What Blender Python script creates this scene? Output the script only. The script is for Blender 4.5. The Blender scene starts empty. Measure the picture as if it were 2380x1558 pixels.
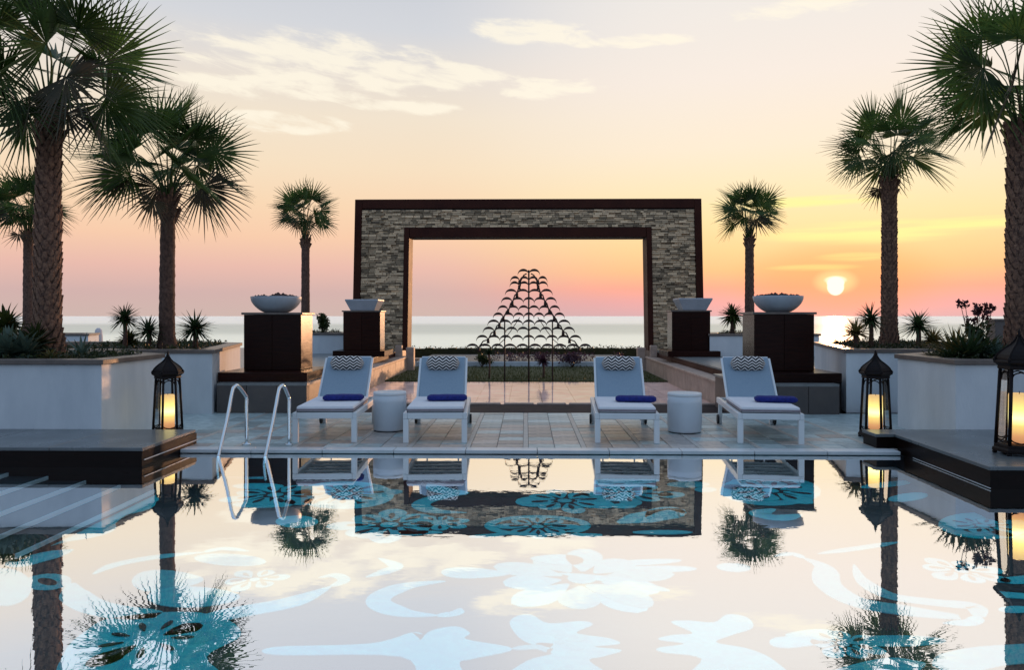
import bpy, bmesh, math, random
from mathutils import Vector, Matrix
R = math.radians
random.seed(11)
sc = bpy.context.scene
COL = sc.collection

# ------------------------------------------------------------------ camera
YAW = 1.04
CH = 1.40
FPX = 1760.0
cam_d = bpy.data.cameras.new('camera')
cam = bpy.data.objects.new('camera', cam_d)
COL.objects.link(cam)
cam.location = (0, 0, CH)
cam.rotation_euler = (R(90), 0, R(YAW))
cam_d.sensor_width = 36
cam_d.lens = 36 * FPX / 2380
cam_d.shift_y = -44 / 2380
cam_d.clip_end = 60000
cam_d.clip_start = 0.05
sc.camera = cam
sc.view_settings.view_transform = 'Standard'
sc.view_settings.look = 'None'
sc.view_settings.exposure = 0.0
sc.view_settings.gamma = 1.0
sc.view_settings.use_curve_mapping = False
sc.render.engine = 'CYCLES'
sc.cycles.max_bounces = 10
sc.cycles.transparent_max_bounces = 24
sc.cycles.glossy_bounces = 5
sc.cycles.caustics_reflective = False
sc.cycles.sample_clamp_indirect = 6
try:
    sc.cycles.use_denoising = True
except Exception:
    pass

def lin(c):
    c = c / 255.0
    return c / 12.92 if c <= 0.04045 else ((c + 0.055) / 1.055) ** 2.4
def rgb(r, g, b, k=1.0):
    return (lin(r) * k, lin(g) * k, lin(b) * k, 1.0)

# direction of a point of the view as azimuth (from +Y towards +X) and sine of elevation
def aim(px, py):
    th = math.atan((px - 1190) / FPX)
    az = th - R(YAW)
    el = math.atan((735 - py) / FPX * math.cos(th))
    return az, math.sin(el)

# ------------------------------------------------------------------ sky
SUN_AZ, SUN_Z = aim(1942, 668)
SUN_EL = math.asin(SUN_Z)
world = bpy.data.worlds.new('World')
sc.world = world
world.use_nodes = True
nt = world.node_tree
N, L = nt.nodes, nt.links
for n in list(N): N.remove(n)
def node(t, **kw):
    n = N.new(t)
    for k, v in kw.items(): setattr(n, k, v)
    return n
def plug(sock, v):
    if hasattr(v, 'is_linked') or hasattr(v, 'links'): L.new(v, sock)
    else: sock.default_value = v
def M(op, a, b=0.0, c=0.0, clamp=False):
    n = node('ShaderNodeMath', operation=op, use_clamp=clamp)
    plug(n.inputs[0], a); plug(n.inputs[1], b); plug(n.inputs[2], c)
    return n.outputs[0]
def sstep(v, lo, hi):
    n = node('ShaderNodeMapRange', interpolation_type='SMOOTHSTEP')
    plug(n.inputs['Value'], v)
    n.inputs['From Min'].default_value = lo; n.inputs['From Max'].default_value = hi
    return n.outputs[0]
def mixc(f, a, b):
    n = node('ShaderNodeMix', data_type='RGBA')
    plug(n.inputs[0], f); plug(n.inputs[6], a); plug(n.inputs[7], b)
    return n.outputs[2]
def ramp(v, stops):
    n = node('ShaderNodeValToRGB')
    e = n.color_ramp.elements
    while len(e) > 1: e.remove(e[-1])
    e[0].position, e[0].color = stops[0]
    for p, c in stops[1:]:
        x = e.new(p); x.color = c
    plug(n.inputs[0], v)
    return n.outputs[0]
tc = node('ShaderNodeTexCoord')
sep = node('ShaderNodeSeparateXYZ'); L.new(tc.outputs['Generated'], sep.inputs[0])
SX, SY, SZ = sep.outputs
az = M('ARCTAN2', SX, SY)
daz = M('SUBTRACT', az, SUN_AZ)
cosd = M('COSINE', daz)
away = ramp(SZ, [(0.0, rgb(206,182,175)), (.03, rgb(209,177,174)), (.062, rgb(232,186,174)), (.10, rgb(247,203,172)),
    (.14, rgb(248,214,179)), (.19, rgb(246,223,193)), (.25, rgb(241,226,205)), (.30, rgb(230,221,212)),
    (.35, rgb(212,214,219)), (.42, rgb(201,205,214)), (.6, rgb(176,191,213)), (1.0, rgb(152,178,212))])
sunw = ramp(SZ, [(0.0, rgb(206,170,180)), (.018, rgb(226,164,170)), (.036, rgb(250,166,148)), (.058, rgb(252,192,140)),
    (.085, rgb(252,211,152)), (.12, rgb(252,226,170)), (.16, rgb(251,231,190)), (.21, rgb(250,234,210)),
    (.29, rgb(247,235,224)), (.38, rgb(240,234,228)), (.5, rgb(222,217,214)), (.7, rgb(172,188,212)), (1.0, rgb(152,178,212))])
anti = ramp(SZ, [(0.0, rgb(146,164,188)), (.1, rgb(162,180,204)), (.3, rgb(160,183,212)), (1.0, rgb(152,178,212))])
f1 = sstep(cosd, math.cos(R(30)), math.cos(R(5)))
col = mixc(f1, away, sunw)
f2 = sstep(cosd, 0.35, -0.5)
col = mixc(f2, col, anti)
# clouds: warped, stretched noise inside soft banks
comb = node('ShaderNodeCombineXYZ'); plug(comb.inputs[0], M('MULTIPLY', az, 15.0)); plug(comb.inputs[1], M('ADD', M('MULTIPLY', SZ, 62.0), M('MULTIPLY', az, 7.0)))
nz = node('ShaderNodeTexNoise'); nz.inputs['Scale'].default_value = 1.0; nz.inputs['Detail'].default_value = 9
nz.inputs['Roughness'].default_value = 0.60; nz.inputs['Distortion'].default_value = 0.35
L.new(comb.outputs[0], nz.inputs['Vector'])
nzf = nz.outputs[0]
def ell(px, py, rx, ry, slope=0.0, soft=1.0):
    a0, z0 = aim(px, py)
    a1, _ = aim(px + rx, py); _, z1 = aim(px, py - ry)
    u = M('DIVIDE', M('SUBTRACT', az, a0), a1 - a0)
    w = M('DIVIDE', M('SUBTRACT', M('SUBTRACT', SZ, z0), M('MULTIPLY', M('SUBTRACT', az, a0), slope)), z1 - z0)
    d2 = M('ADD', M('MULTIPLY', u, u), M('MULTIPLY', w, w))
    return sstep(d2, 1.0 * soft, 0.0)
def addm(lst):
    o = lst[0]
    for x in lst[1:]: o = M('MAXIMUM', o, x)
    return o
banks = addm([ell(760, 150, 430, 95, -.03), ell(640, 205, 300, 40), ell(1240, 75, 210, 40, -.05), ell(660, 285, 190, 34),
              ell(1950, 2, 420, 34), ell(1020, 175, 240, 46, -.02), ell(950, 250, 180, 26), ell(1260, 205, 190, 34), ell(1480, 95, 200, 24), ell(2700, 160, 500, 60), ell(-300, 260, 500, 60),
              ell(300, -300, 900, 120), ell(1700, -420, 900, 160)])
thr = M('SUBTRACT', M('ADD', nzf, M('MULTIPLY', banks, 0.24)), 0.55)
cm = M('MULTIPLY', sstep(thr, 0.0, 0.24), sstep(banks, 0.0, 0.45))
col = mixc(M('MULTIPLY', cm, 0.78), col, rgb(255, 246, 226, 1.02))
comb2 = node('ShaderNodeCombineXYZ'); plug(comb2.inputs[0], M('MULTIPLY', az, 5.0)); plug(comb2.inputs[1], M('MULTIPLY', SZ, 90.0))
nz2 = node('ShaderNodeTexNoise'); nz2.inputs['Scale'].default_value = 1.0; nz2.inputs['Detail'].default_value = 4
L.new(comb2.outputs[0], nz2.inputs['Vector'])
streaks = addm([ell(2010, 540, 330, 34), ell(2250, 520, 300, 20), ell(1985, 597, 110, 13), ell(1890, 622, 130, 10), ell(1850, 470, 300, 16)])
sm = M('MULTIPLY', streaks, sstep(nz2.outputs[0], 0.30, 0.58))
col = mixc(M('MULTIPLY', sm, 0.9), col, rgb(255, 244, 160))
# glow and disc of the low sun, its top dissolved in a cloud bar
glow = ell(1942, 655, 330, 130)
col = mixc(M('MULTIPLY', M('POWER', glow, 1.6), 0.45), col, rgb(255, 150, 96))
glow2 = ell(1942, 655, 62, 34)
col = mixc(M('MULTIPLY', glow2, 0.75), col, rgb(255, 222, 160))
disc = sstep(M('ADD', ell(1942, 667, 25, 25), M('MULTIPLY', ell(1942, 651, 40, 15), .42)), 0.16, 0.50)
col = mixc(disc, col, (1.25, 1.15, .92, 1))
below = sstep(SZ, 0.0, -0.02)
col = mixc(below, col, rgb(150, 146, 140))
nish = node('ShaderNodeTexSky', sky_type='NISHITA')
nish.sun_disc = False
nish.sun_elevation = SUN_EL
nish.sun_rotation = SUN_AZ
bg1 = node('ShaderNodeBackground'); L.new(col, bg1.inputs[0]); bg1.inputs[1].default_value = 1.0
bg2 = node('ShaderNodeBackground'); L.new(nish.outputs[0], bg2.inputs[0]); bg2.inputs[1].default_value = 0.008
addb = node('ShaderNodeAddShader'); L.new(bg1.outputs[0], addb.inputs[0]); L.new(bg2.outputs[0], addb.inputs[1])
wo = node('ShaderNodeOutputWorld'); L.new(addb.outputs[0], wo.inputs[0])

sun_d = bpy.data.lights.new('sun', 'SUN')
sun_d.energy = 1.5; sun_d.angle = R(0.6); sun_d.color = (1.0, 0.50, 0.24)
sun = bpy.data.objects.new('sun', sun_d); COL.objects.link(sun)
sdir = Vector((math.sin(SUN_AZ) * math.cos(SUN_EL), math.cos(SUN_AZ) * math.cos(SUN_EL), SUN_Z))
sun.rotation_euler = sdir.to_track_quat('Z', 'Y').to_euler()

# ------------------------------------------------------------------ placing helpers
_c, _s = math.cos(R(YAW)), math.sin(R(YAW))
def X(px, Y):
    u = (px - 1190) / FPX
    return Y * (u * _c - _s) / (_c + u * _s)
def floor_pt(px, py, z):
    u = (px - 1190) / FPX; v = (735 - py) / FPX
    t = (z - CH) / v
    return Vector((t * (u * _c - _s), t * (_c + u * _s), z))

# ------------------------------------------------------------------ materials
MATS = {}
def mat(name, c, rough=0.6, metal=0.0, c2=None, scale=6.0, bump=0.0, bscale=40.0, spec=0.5, stretch=(1, 1, 1), vary=0.0, coat=0.0, detail=6):
    m = bpy.data.materials.new(name); m.use_nodes = True
    t = m.node_tree; n = t.nodes; l = t.links
    b = n['Principled BSDF']
    b.inputs['Roughness'].default_value = rough; b.inputs['Metallic'].default_value = metal
    b.inputs['Specular IOR Level'].default_value = spec
    b.inputs['Coat Weight'].default_value = coat
    b.inputs['Coat Roughness'].default_value = 0.15
    tcn = n.new('ShaderNodeTexCoord'); mp = n.new('ShaderNodeMapping'); mp.inputs['Scale'].default_value = stretch
    l.new(tcn.outputs['Object'], mp.inputs[0])
    if c2 is None: c2 = tuple(x * 0.78 for x in c)
    no = n.new('ShaderNodeTexNoise'); no.inputs['Scale'].default_value = scale; no.inputs['Detail'].default_value = detail
    no.inputs['Roughness'].default_value = .6
    l.new(mp.outputs[0], no.inputs['Vector'])
    cr = n.new('ShaderNodeMapRange'); cr.inputs['From Min'].default_value = .33; cr.inputs['From Max'].default_value = .67
    l.new(no.outputs[0], cr.inputs[0])
    mx = n.new('ShaderNodeMix'); mx.data_type = 'RGBA'
    l.new(cr.outputs[0], mx.inputs[0]); mx.inputs[6].default_value = (*c, 1); mx.inputs[7].default_value = (*c2, 1)
    out = mx.outputs[2]
    if vary:
        oi = n.new('ShaderNodeObjectInfo'); mr = n.new('ShaderNodeMapRange')
        mr.inputs['To Min'].default_value = 1 - vary; mr.inputs['To Max'].default_value = 1 + vary
        l.new(oi.outputs['Random'], mr.inputs[0])
        vm = n.new('ShaderNodeVectorMath'); vm.operation = 'SCALE'
        l.new(out, vm.inputs[0]); l.new(mr.outputs[0], vm.inputs['Scale']); out = vm.outputs[0]
    l.new(out, b.inputs['Base Color'])
    rr = n.new('ShaderNodeMapRange'); rr.inputs['To Min'].default_value = max(0, rough - .06); rr.inputs['To Max'].default_value = min(1, rough + .1)
    l.new(no.outputs[0], rr.inputs[0]); l.new(rr.outputs[0], b.inputs['Roughness'])
    if bump:
        nb = n.new('ShaderNodeTexNoise'); nb.inputs['Scale'].default_value = bscale; nb.inputs['Detail'].default_value = 5
        l.new(mp.outputs[0], nb.inputs['Vector'])
        bp = n.new('ShaderNodeBump'); bp.inputs['Strength'].default_value = bump; bp.inputs['Distance'].default_value = .01
        l.new(nb.outputs[0], bp.inputs['Height']); l.new(bp.outputs[0], b.inputs['Normal'])
    MATS[name] = m
    return m
WHITE = mat('white_render', (.70, .745, .78), .40, c2=(.55, .60, .645), scale=2.2, stretch=(1, 1, .35), bump=.2, bscale=50, detail=9)
COPING = mat('brown_grey_coping', (.17, .135, .115), .38, c2=(.11, .09, .08), scale=5, bump=.2)
WOOD = mat('dark_stained_wood', (.026, .0065, .004), .22, c2=(.013, .004, .003), scale=3, stretch=(1, 1, 9), bump=.08, bscale=14, spec=.14, vary=.35)
PWOOD = mat('platform_dark_boarding', (.010, .004, .003), .28, c2=(.005, .0025, .002), scale=3, stretch=(1, 1, 9), bump=.1, bscale=14, spec=.10)
BROWNMETAL = mat('brown_painted_metal', (.060, .018, .011), .55, c2=(.040, .012, .009), scale=2, bump=.05, spec=.12)
GREYSTONE = mat('grey_stone', (.10, .085, .078), .45, c2=(.08, .07, .068), scale=4, bump=.25, vary=.12)
TERRACE = mat('terrace_paving', (.24, .25, .25), .33, c2=(.16, .17, .17), scale=5, bump=.15)
PLATTOP = mat('platform_stone_top', (.15, .17, .18), .27, c2=(.095, .11, .12), scale=2.2, bump=.15, vary=.08)
PINKSTONE = mat('beige_stone', (.50, .37, .30), .5, c2=(.36, .26, .21), scale=5, bump=.3, bscale=25)
TILE = mat('brown_paver', (.52, .46, .41), .34, c2=(.32, .30, .285), scale=11, bump=.35, bscale=30, vary=.22)
TILEG = mat('blue_grey_paver', (.50, .60, .60), .34, c2=(.30, .39, .40), scale=9, bump=.3, bscale=30, vary=.32)
STRIP = mat('pale_joint_strip', (.52, .50, .46), .42, c2=(.42, .40, .37), scale=8, bump=.1)
COPEW = mat('white_pool_coping', (.72, .74, .75), .30, c2=(.60, .63, .64), scale=5, bump=.1, vary=.05)
GROUT = mat('dark_joint', (.30, .31, .30), .7, scale=9)
POOLDARK = mat('navy_mosaic', (.003, .006, .009), .6, c2=(.005, .012, .016), scale=40)
TEAL = mat('turquoise_mosaic', (.015, .74, .70), .5, c2=(.012, .52, .60), scale=18, vary=.12)
NOSE = mat('white_nosing', (.8, .82, .84), .5)
SOIL = mat('dark_soil', (.045, .028, .018), .9, c2=(.02, .014, .01), scale=30, bump=.8, bscale=50)
TRUNK = mat('palm_bark', (.17, .095, .068), .85, c2=(.055, .030, .024), scale=26, stretch=(1, 1, .7), bump=.9, bscale=45)
BOOT = mat('palm_leaf_bases', (.30, .17, .11), .85, c2=(.08, .042, .032), scale=22, bump=.7, bscale=60)
FRAME = mat('white_powder_coat', (.76, .79, .80), .32, c2=(.70, .73, .75), scale=3)
SLING = mat('blue_grey_sling_fabric', (.27, .36, .44), .8, c2=(.23, .32, .41), scale=60, bump=.2, bscale=300)
CUSH = mat('white_seat_fabric', (.80, .80, .82), .85, c2=(.72, .72, .76), scale=14, bump=.15, bscale=18)
BAND = mat('mauve_grey_band', (.30, .25, .28), .8, scale=20)
DARK = mat('black_rubber', (.012, .012, .014), .5)
NAVY = mat('navy_towelling', (.012, .024, .22), .95, c2=(.006, .012, .12), scale=40, bump=.8, bscale=120)
DRUM = mat('satin_white_drum', (.62, .67, .71), .35, c2=(.56, .61, .66), scale=2.5)
CHROME = mat('polished_steel', (.75, .80, .83), .12, 1.0, c2=(.7, .76, .8))
BOWL = mat('white_bowl_plaster', (.46, .51, .57), .40, c2=(.38, .43, .49), scale=4, bump=.1)
ROCK = mat('brown_lava_rock', (.09, .05, .045), .9, c2=(.045, .028, .026), scale=12, bump=.6, bscale=40)
IRON = mat('dark_bronze_iron', (.005, .004, .005), .5, 0, c2=(.014, .008, .007), scale=30, bump=.2, bscale=70, spec=.15)
SCULPT = mat('rusted_dark_steel', (.035, .014, .010), .5, .3, c2=(.02, .01, .008), scale=20)
GRASS = mat('lawn_ground', (.06, .065, .012), .9, c2=(.035, .04, .01), scale=14, bump=.6, bscale=60)
SAND = mat('beach_sand', (.30, .24, .17), .9, c2=(.24, .19, .13), scale=.2)
STONE = mat('ledge_stone', (.76, .57, .36), .75, c2=(.48, .36, .24), scale=14, bump=.5, bscale=50, vary=.60)
PALE = mat('pale_fabric', (.72, .70, .74), .8)

def leafmat(name, c, c2, trans=.35, scale=3, vary=.25):
    m = mat(name, c, .42, c2=c2, scale=scale, vary=vary, spec=.4)
    t = m.node_tree; n = t.nodes; l = t.links
    b = n['Principled BSDF']; out = n['Material Output']
    tr = n.new('ShaderNodeBsdfTranslucent'); src = b.inputs['Base Color'].links[0].from_socket
    l.new(src, tr.inputs[0])
    mx = n.new('ShaderNodeMixShader'); mx.inputs[0].default_value = trans
    l.new(b.outputs[0], mx.inputs[1]); l.new(tr.outputs[0], mx.inputs[2]); l.new(mx.outputs[0], out.inputs[0])
    return m
FROND = leafmat('palm_frond_green', (.10, .17, .035), (.035, .070, .020), .38, vary=.5)
FRONDD = leafmat('palm_frond_drying', (.085, .065, .035), (.040, .040, .022), .25)
YUCCA = leafmat('yucca_green', (.045, .085, .030), (.020, .038, .018), .25)
AGAVE = leafmat('agave_blue_green', (.09, .14, .11), (.05, .08, .06), .15)
TAWNY = leafmat('tawny_strap_leaf', (.16, .13, .04), (.08, .07, .02), .35)
BUSH = leafmat('shrub_leaf', (.05, .07, .015), (.022, .035, .012), .3)
FLOWER = leafmat('dark_red_flower', (.10, .025, .03), (.05, .018, .03), .3)
PURPLE = leafmat('purple_foliage', (.12, .05, .08), (.05, .03, .04), .3)
GCOVER = leafmat('ground_cover_leaf', (.035, .055, .014), (.02, .03, .01), .25)
HEDGE = leafmat('hedge_leaf', (.06, .055, .012), (.03, .03, .01), .25)

def water_mat(name, refl, floor, bump, bdist, scale, rough=0.0, extra=None):
    m = bpy.data.materials.new(name); m.use_nodes = True
    t = m.node_tree; n = t.nodes; l = t.links
    n.remove(n['Principled BSDF']); out = n['Material Output']
    g = n.new('ShaderNodeBsdfGlossy'); g.inputs['Roughness'].default_value = rough
    tr = n.new('ShaderNodeBsdfTransparent'); tr.inputs[0].default_value = (*floor, 1)
    lw = n.new('ShaderNodeLayerWeight'); lw.inputs[0].default_value = .5
    cr = n.new('ShaderNodeMapRange'); cr.inputs['From Min'].default_value = .2; cr.inputs['From Max'].default_value = .9
    cr.inputs['To Min'].default_value = refl[0]; cr.inputs['To Max'].default_value = refl[1]
    l.new(lw.outputs['Facing'], cr.inputs[0])
    cb = n.new('ShaderNodeCombineColor')
    for i in range(3): l.new(cr.outputs[0], cb.inputs[i])
    l.new(cb.outputs[0], g.inputs[0])
    tcn = n.new('ShaderNodeTexCoord'); mp = n.new('ShaderNodeMapping'); mp.inputs['Scale'].default_value = (1, 1.6, 1)
    l.new(tcn.outputs['Object'], mp.inputs[0])
    nb = n.new('ShaderNodeTexNoise'); nb.inputs['Scale'].default_value = scale; nb.inputs['Detail'].default_value = 3
    l.new(mp.outputs[0], nb.inputs['Vector'])
    bp = n.new('ShaderNodeBump'); bp.inputs['Strength'].default_value = bump; bp.inputs['Distance'].default_value = bdist
    l.new(nb.outputs[0], bp.inputs['Height']); l.new(bp.outputs[0], g.inputs['Normal'])
    ad = n.new('ShaderNodeAddShader'); l.new(g.outputs[0], ad.inputs[0]); l.new(tr.outputs[0], ad.inputs[1])
    l.new(ad.outputs[0], out.inputs[0])
    return m
WATER = water_mat('pool_water', (.90, .97), (.54, .68, .72), .3, .0014, 4.0)
RWATER = water_mat('reflecting_pool_water', (.26, .34), (.9, .86, .86), .5, .0016, 6.0, .04)

def glass_mat():
    m = bpy.data.materials.new('lantern_glass'); m.use_nodes = True
    t = m.node_tree; n = t.nodes; l = t.links
    n.remove(n['Principled BSDF']); out = n['Material Output']
    g = n.new('ShaderNodeBsdfGlossy'); g.inputs['Roughness'].default_value = .03; g.inputs[0].default_value = (.9, .9, .9, 1)
    tr = n.new('ShaderNodeBsdfTransparent'); tr.inputs[0].default_value = (.93, .93, .93, 1)
    fr = n.new('ShaderNodeFresnel'); fr.inputs[0].default_value = 1.15
    mx = n.new('ShaderNodeMixShader'); l.new(fr.outputs[0], mx.inputs[0]); l.new(tr.outputs[0], mx.inputs[1]); l.new(g.outputs[0], mx.inputs[2])
    l.new(mx.outputs[0], out.inputs[0])
    return m
GLASS = glass_mat()
def candle_mat():
    m = bpy.data.materials.new('glowing_candle_wax'); m.use_nodes = True
    t = m.node_tree; n = t.nodes; l = t.links
    b = n['Principled BSDF']; b.inputs['Base Color'].default_value = (.8, .6, .35, 1)
    tcn = n.new('ShaderNodeTexCoord'); sp = n.new('ShaderNodeSeparateXYZ'); l.new(tcn.outputs['Object'], sp.inputs[0])
    r = n.new('ShaderNodeValToRGB'); e = r.color_ramp.elements
    e[0].position = .06; e[0].color = (.30, .11, .05, 1); e[1].position = .50; e[1].color = (.50, .28, .10, 1)
    for p, c in ((.15, (.55, .24, .08, 1)), (.23, (.85, .58, .14, 1)), (.29, (1.5, 1.35, .55, 1)), (.36, (1.05, .80, .20, 1)), (.43, (.72, .48, .13, 1))):
        x = e.new(p); x.color = c
    l.new(sp.outputs[2], r.inputs[0]); l.new(r.outputs[0], b.inputs['Emission Color']); b.inputs['Emission Strength'].default_value = 1.3
    return m
CANDLE = candle_mat()
def chevron_mat():
    m = bpy.data.materials.new('chevron_fabric'); m.use_nodes = True
    t = m.node_tree; n = t.nodes; l = t.links
    b = n['Principled BSDF']; b.inputs['Roughness'].default_value = .85
    tcn = n.new('ShaderNodeTexCoord'); sp = n.new('ShaderNodeSeparateXYZ'); l.new(tcn.outputs['Object'], sp.inputs[0])
    def mm(op, a, bb=0.0):
        k = n.new('ShaderNodeMath'); k.operation = op
        for i, v in enumerate((a, bb)):
            if hasattr(v, 'links'): l.new(v, k.inputs[i])
            else: k.inputs[i].default_value = v
        return k.outputs[0]
    zig = mm('PINGPONG', sp.outputs[0], .045)
    ang = mm('ARCTAN2', sp.outputs[2], mm('MULTIPLY', sp.outputs[1], -1.0))
    v = mm('ADD', mm('MULTIPLY', ang, .085), mm('MULTIPLY', zig, -1.0))
    f = mm('FRACT', mm('DIVIDE', v, .052))
    s = mm('GREATER_THAN', f, .55)
    mx = n.new('ShaderNodeMix'); mx.data_type = 'RGBA'; l.new(s, mx.inputs[0])
    mx.inputs[6].default_value = (.006, .006, .012, 1); mx.inputs[7].default_value = (.80, .76, .72, 1)
    l.new(mx.outputs[2], b.inputs['Base Color'])
    return m
CHEV = chevron_mat()
def sea_mat():
    m = bpy.data.materials.new('sea_water'); m.use_nodes = True
    t = m.node_tree; n = t.nodes; l = t.links
    n.remove(n['Principled BSDF']); out = n['Material Output']
    g = n.new('ShaderNodeBsdfGlossy'); g.inputs[0].default_value = (.66, .66, .64, 1); g.inputs['Roughness'].default_value = .42
    df = n.new('ShaderNodeBsdfDiffuse')
    tcn = n.new('ShaderNodeTexCoord'); mp = n.new('ShaderNodeMapping'); mp.inputs['Scale'].default_value = (.04, 1, 1)
    l.new(tcn.outputs['Object'], mp.inputs[0])
    w = n.new('ShaderNodeTexNoise'); w.inputs['Scale'].default_value = .02; w.inputs['Detail'].default_value = 6; w.inputs['Roughness'].default_value = .65
    l.new(mp.outputs[0], w.inputs['Vector'])
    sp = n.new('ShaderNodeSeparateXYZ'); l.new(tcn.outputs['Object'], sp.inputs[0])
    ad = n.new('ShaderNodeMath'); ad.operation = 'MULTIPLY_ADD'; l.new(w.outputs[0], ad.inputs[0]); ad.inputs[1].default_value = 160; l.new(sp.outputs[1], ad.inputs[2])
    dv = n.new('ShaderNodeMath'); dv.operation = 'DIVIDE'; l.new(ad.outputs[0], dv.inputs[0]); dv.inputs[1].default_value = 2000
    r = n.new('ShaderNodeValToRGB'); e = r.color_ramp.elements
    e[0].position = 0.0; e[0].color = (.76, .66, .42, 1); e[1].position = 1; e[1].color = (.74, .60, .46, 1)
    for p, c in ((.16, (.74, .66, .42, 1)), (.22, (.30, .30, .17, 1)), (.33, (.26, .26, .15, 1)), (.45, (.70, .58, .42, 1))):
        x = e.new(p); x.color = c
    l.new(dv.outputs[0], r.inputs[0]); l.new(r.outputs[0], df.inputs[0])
    mx = n.new('ShaderNodeAddShader')
    l.new(df.outputs[0], mx.inputs[0]); l.new(g.outputs[0], mx.inputs[1])
    mp2 = n.new('ShaderNodeMapping'); mp2.inputs['Scale'].default_value = (.25, 1, 1); l.new(tcn.outputs['Object'], mp2.inputs[0])
    w2 = n.new('ShaderNodeTexNoise'); w2.inputs['Scale'].default_value = .25; w2.inputs['Detail'].default_value = 4
    l.new(mp2.outputs[0], w2.inputs['Vector'])
    bp = n.new('ShaderNodeBump'); bp.inputs['Strength'].default_value = .3; bp.inputs['Distance'].default_value = .4
    l.new(w2.outputs[0], bp.inputs['Height']); l.new(bp.outputs[0], g.inputs['Normal'])
    l.new(mx.outputs[0], out.inputs[0])
    return m
SEA = sea_mat()

# ------------------------------------------------------------------ mesh helpers
def tag(o, label=None, cat=None, group=None, kind=None):
    if label: o['label'] = label
    if cat: o['category'] = cat
    if group: o['group'] = group
    if kind: o['kind'] = kind
    return o
def empty(name, loc=(0, 0, 0), rz=0.0, label=None, cat=None, group=None, kind=None):
    o = bpy.data.objects.new(name, None); COL.objects.link(o)
    o.empty_display_size = .1
    o.location = loc; o.rotation_euler = (0, 0, rz)
    return tag(o, label, cat, group, kind)
class MB:
    def __init__(s): s.v = []; s.f = []; s.sm = []
    def face(s, idx, smooth=False): s.f.append(idx); s.sm.append(smooth)
    def box(s, x0, x1, y0, y1, z0, z1, M4=None):
        b = len(s.v)
        for z in (z0, z1):
            for (x, y) in ((x0, y0), (x1, y0), (x1, y1), (x0, y1)):
                p = Vector((x, y, z)); s.v.append(M4 @ p if M4 else p)
        for q in ((3, 2, 1, 0), (4, 5, 6, 7), (0, 1, 5, 4), (1, 2, 6, 5), (2, 3, 7, 6), (3, 0, 4, 7)):
            s.face([b + i for i in q])
        return s
    def prism(s, pts, z0, z1):
        b = len(s.v); n = len(pts)
        for z in (z0, z1):
            for p in pts: s.v.append(Vector((p[0], p[1], z)))
        s.face([b + n - 1 - i for i in range(n)]); s.face([b + n + i for i in range(n)])
        for i in range(n):
            j = (i + 1) % n; s.face([b + i, b + j, b + n + j, b + n + i])
        return s
    def ring(s, po, pi_, z0, z1):
        b = len(s.v); n = len(po)
        for pts in (po, pi_):
            for z in (z0, z1):
                for p in pts: s.v.append(Vector((p[0], p[1], z)))
        o0, o1, i0, i1 = b, b + n, b + 2 * n, b + 3 * n
        for i in range(n):
            j = (i + 1) % n
            s.face([o0 + i, o0 + j, o1 + j, o1 + i]); s.face([i0 + j, i0 + i, i1 + i, i1 + j])
            s.face([o1 + i, o1 + j, i1 + j, i1 + i]); s.face([o0 + j, o0 + i, i0 + i, i0 + j])
        return s
    def lathe(s, prof, n=24, cx=0, cy=0, smooth=True, rot=0.0, caps=True):
        b = len(s.v)
        for (r, z) in prof:
            for i in range(n):
                a = rot + 2 * math.pi * i / n
                s.v.append(Vector((cx + r * math.cos(a), cy + r * math.sin(a), z)))
        for k in range(len(prof) - 1):
            for i in range(n):
                j = (i + 1) % n
                s.face([b + k * n + i, b + k * n + j, b + (k + 1) * n + j, b + (k + 1) * n + i], smooth)
        if caps:
            s.face([b + n - 1 - i for i in range(n)]); e = b + (len(prof) - 1) * n
            s.face([e + i for i in range(n)])
        return s
    def tube(s, pts, rad, n=8, smooth=True):
        pts = [Vector(p) for p in pts]
        b = len(s.v); up = Vector((0, 0, 1)); prev = None
        for k, p in enumerate(pts):
            d = (pts[min(k + 1, len(pts) - 1)] - pts[max(k - 1, 0)]).normalized()
            if prev is None:
                a = d.cross(up)
                if a.length < 1e-3: a = d.cross(Vector((0, 1, 0)))
                a.normalize()
            else:
                a = (prev - d * prev.dot(d)).normalized()
            prev = a; c = d.cross(a)
            r = rad[k] if isinstance(rad, (list, tuple)) else rad
            for i in range(n):
                t = 2 * math.pi * i / n
                s.v.append(p + (a * math.cos(t) + c * math.sin(t)) * r)
        for k in range(len(pts) - 1):
            for i in range(n):
                j = (i + 1) % n
                s.face([b + k * n + j, b + k * n + i, b + (k + 1) * n + i, b + (k + 1) * n + j], smooth)
        s.face([b + i for i in range(n)]); e = b + (len(pts) - 1) * n
        s.face([e + n - 1 - i for i in range(n)])
        return s
    def build(s, name, m, parent=None, loc=None, bevel=0.0, seg=2):
        me = bpy.data.meshes.new(name)
        me.from_pydata([tuple(p) for p in s.v], [], s.f); me.update()
        me.polygons.foreach_set('use_smooth', s.sm)
        if bevel:
            bm = bmesh.new(); bm.from_mesh(me)
            ed = [e for e in bm.edges if len(e.link_faces) == 2 and e.calc_face_angle(0) > .6]
            bmesh.ops.bevel(bm, geom=ed, offset=bevel, segments=seg, affect='EDGES', profile=.5, clamp_overlap=True)
            bm.to_mesh(me); bm.free()
        me.materials.append(m)
        o = bpy.data.objects.new(name, me); COL.objects.link(o)
        if parent: o.parent = parent
        if loc: o.location = loc
        return o
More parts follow.
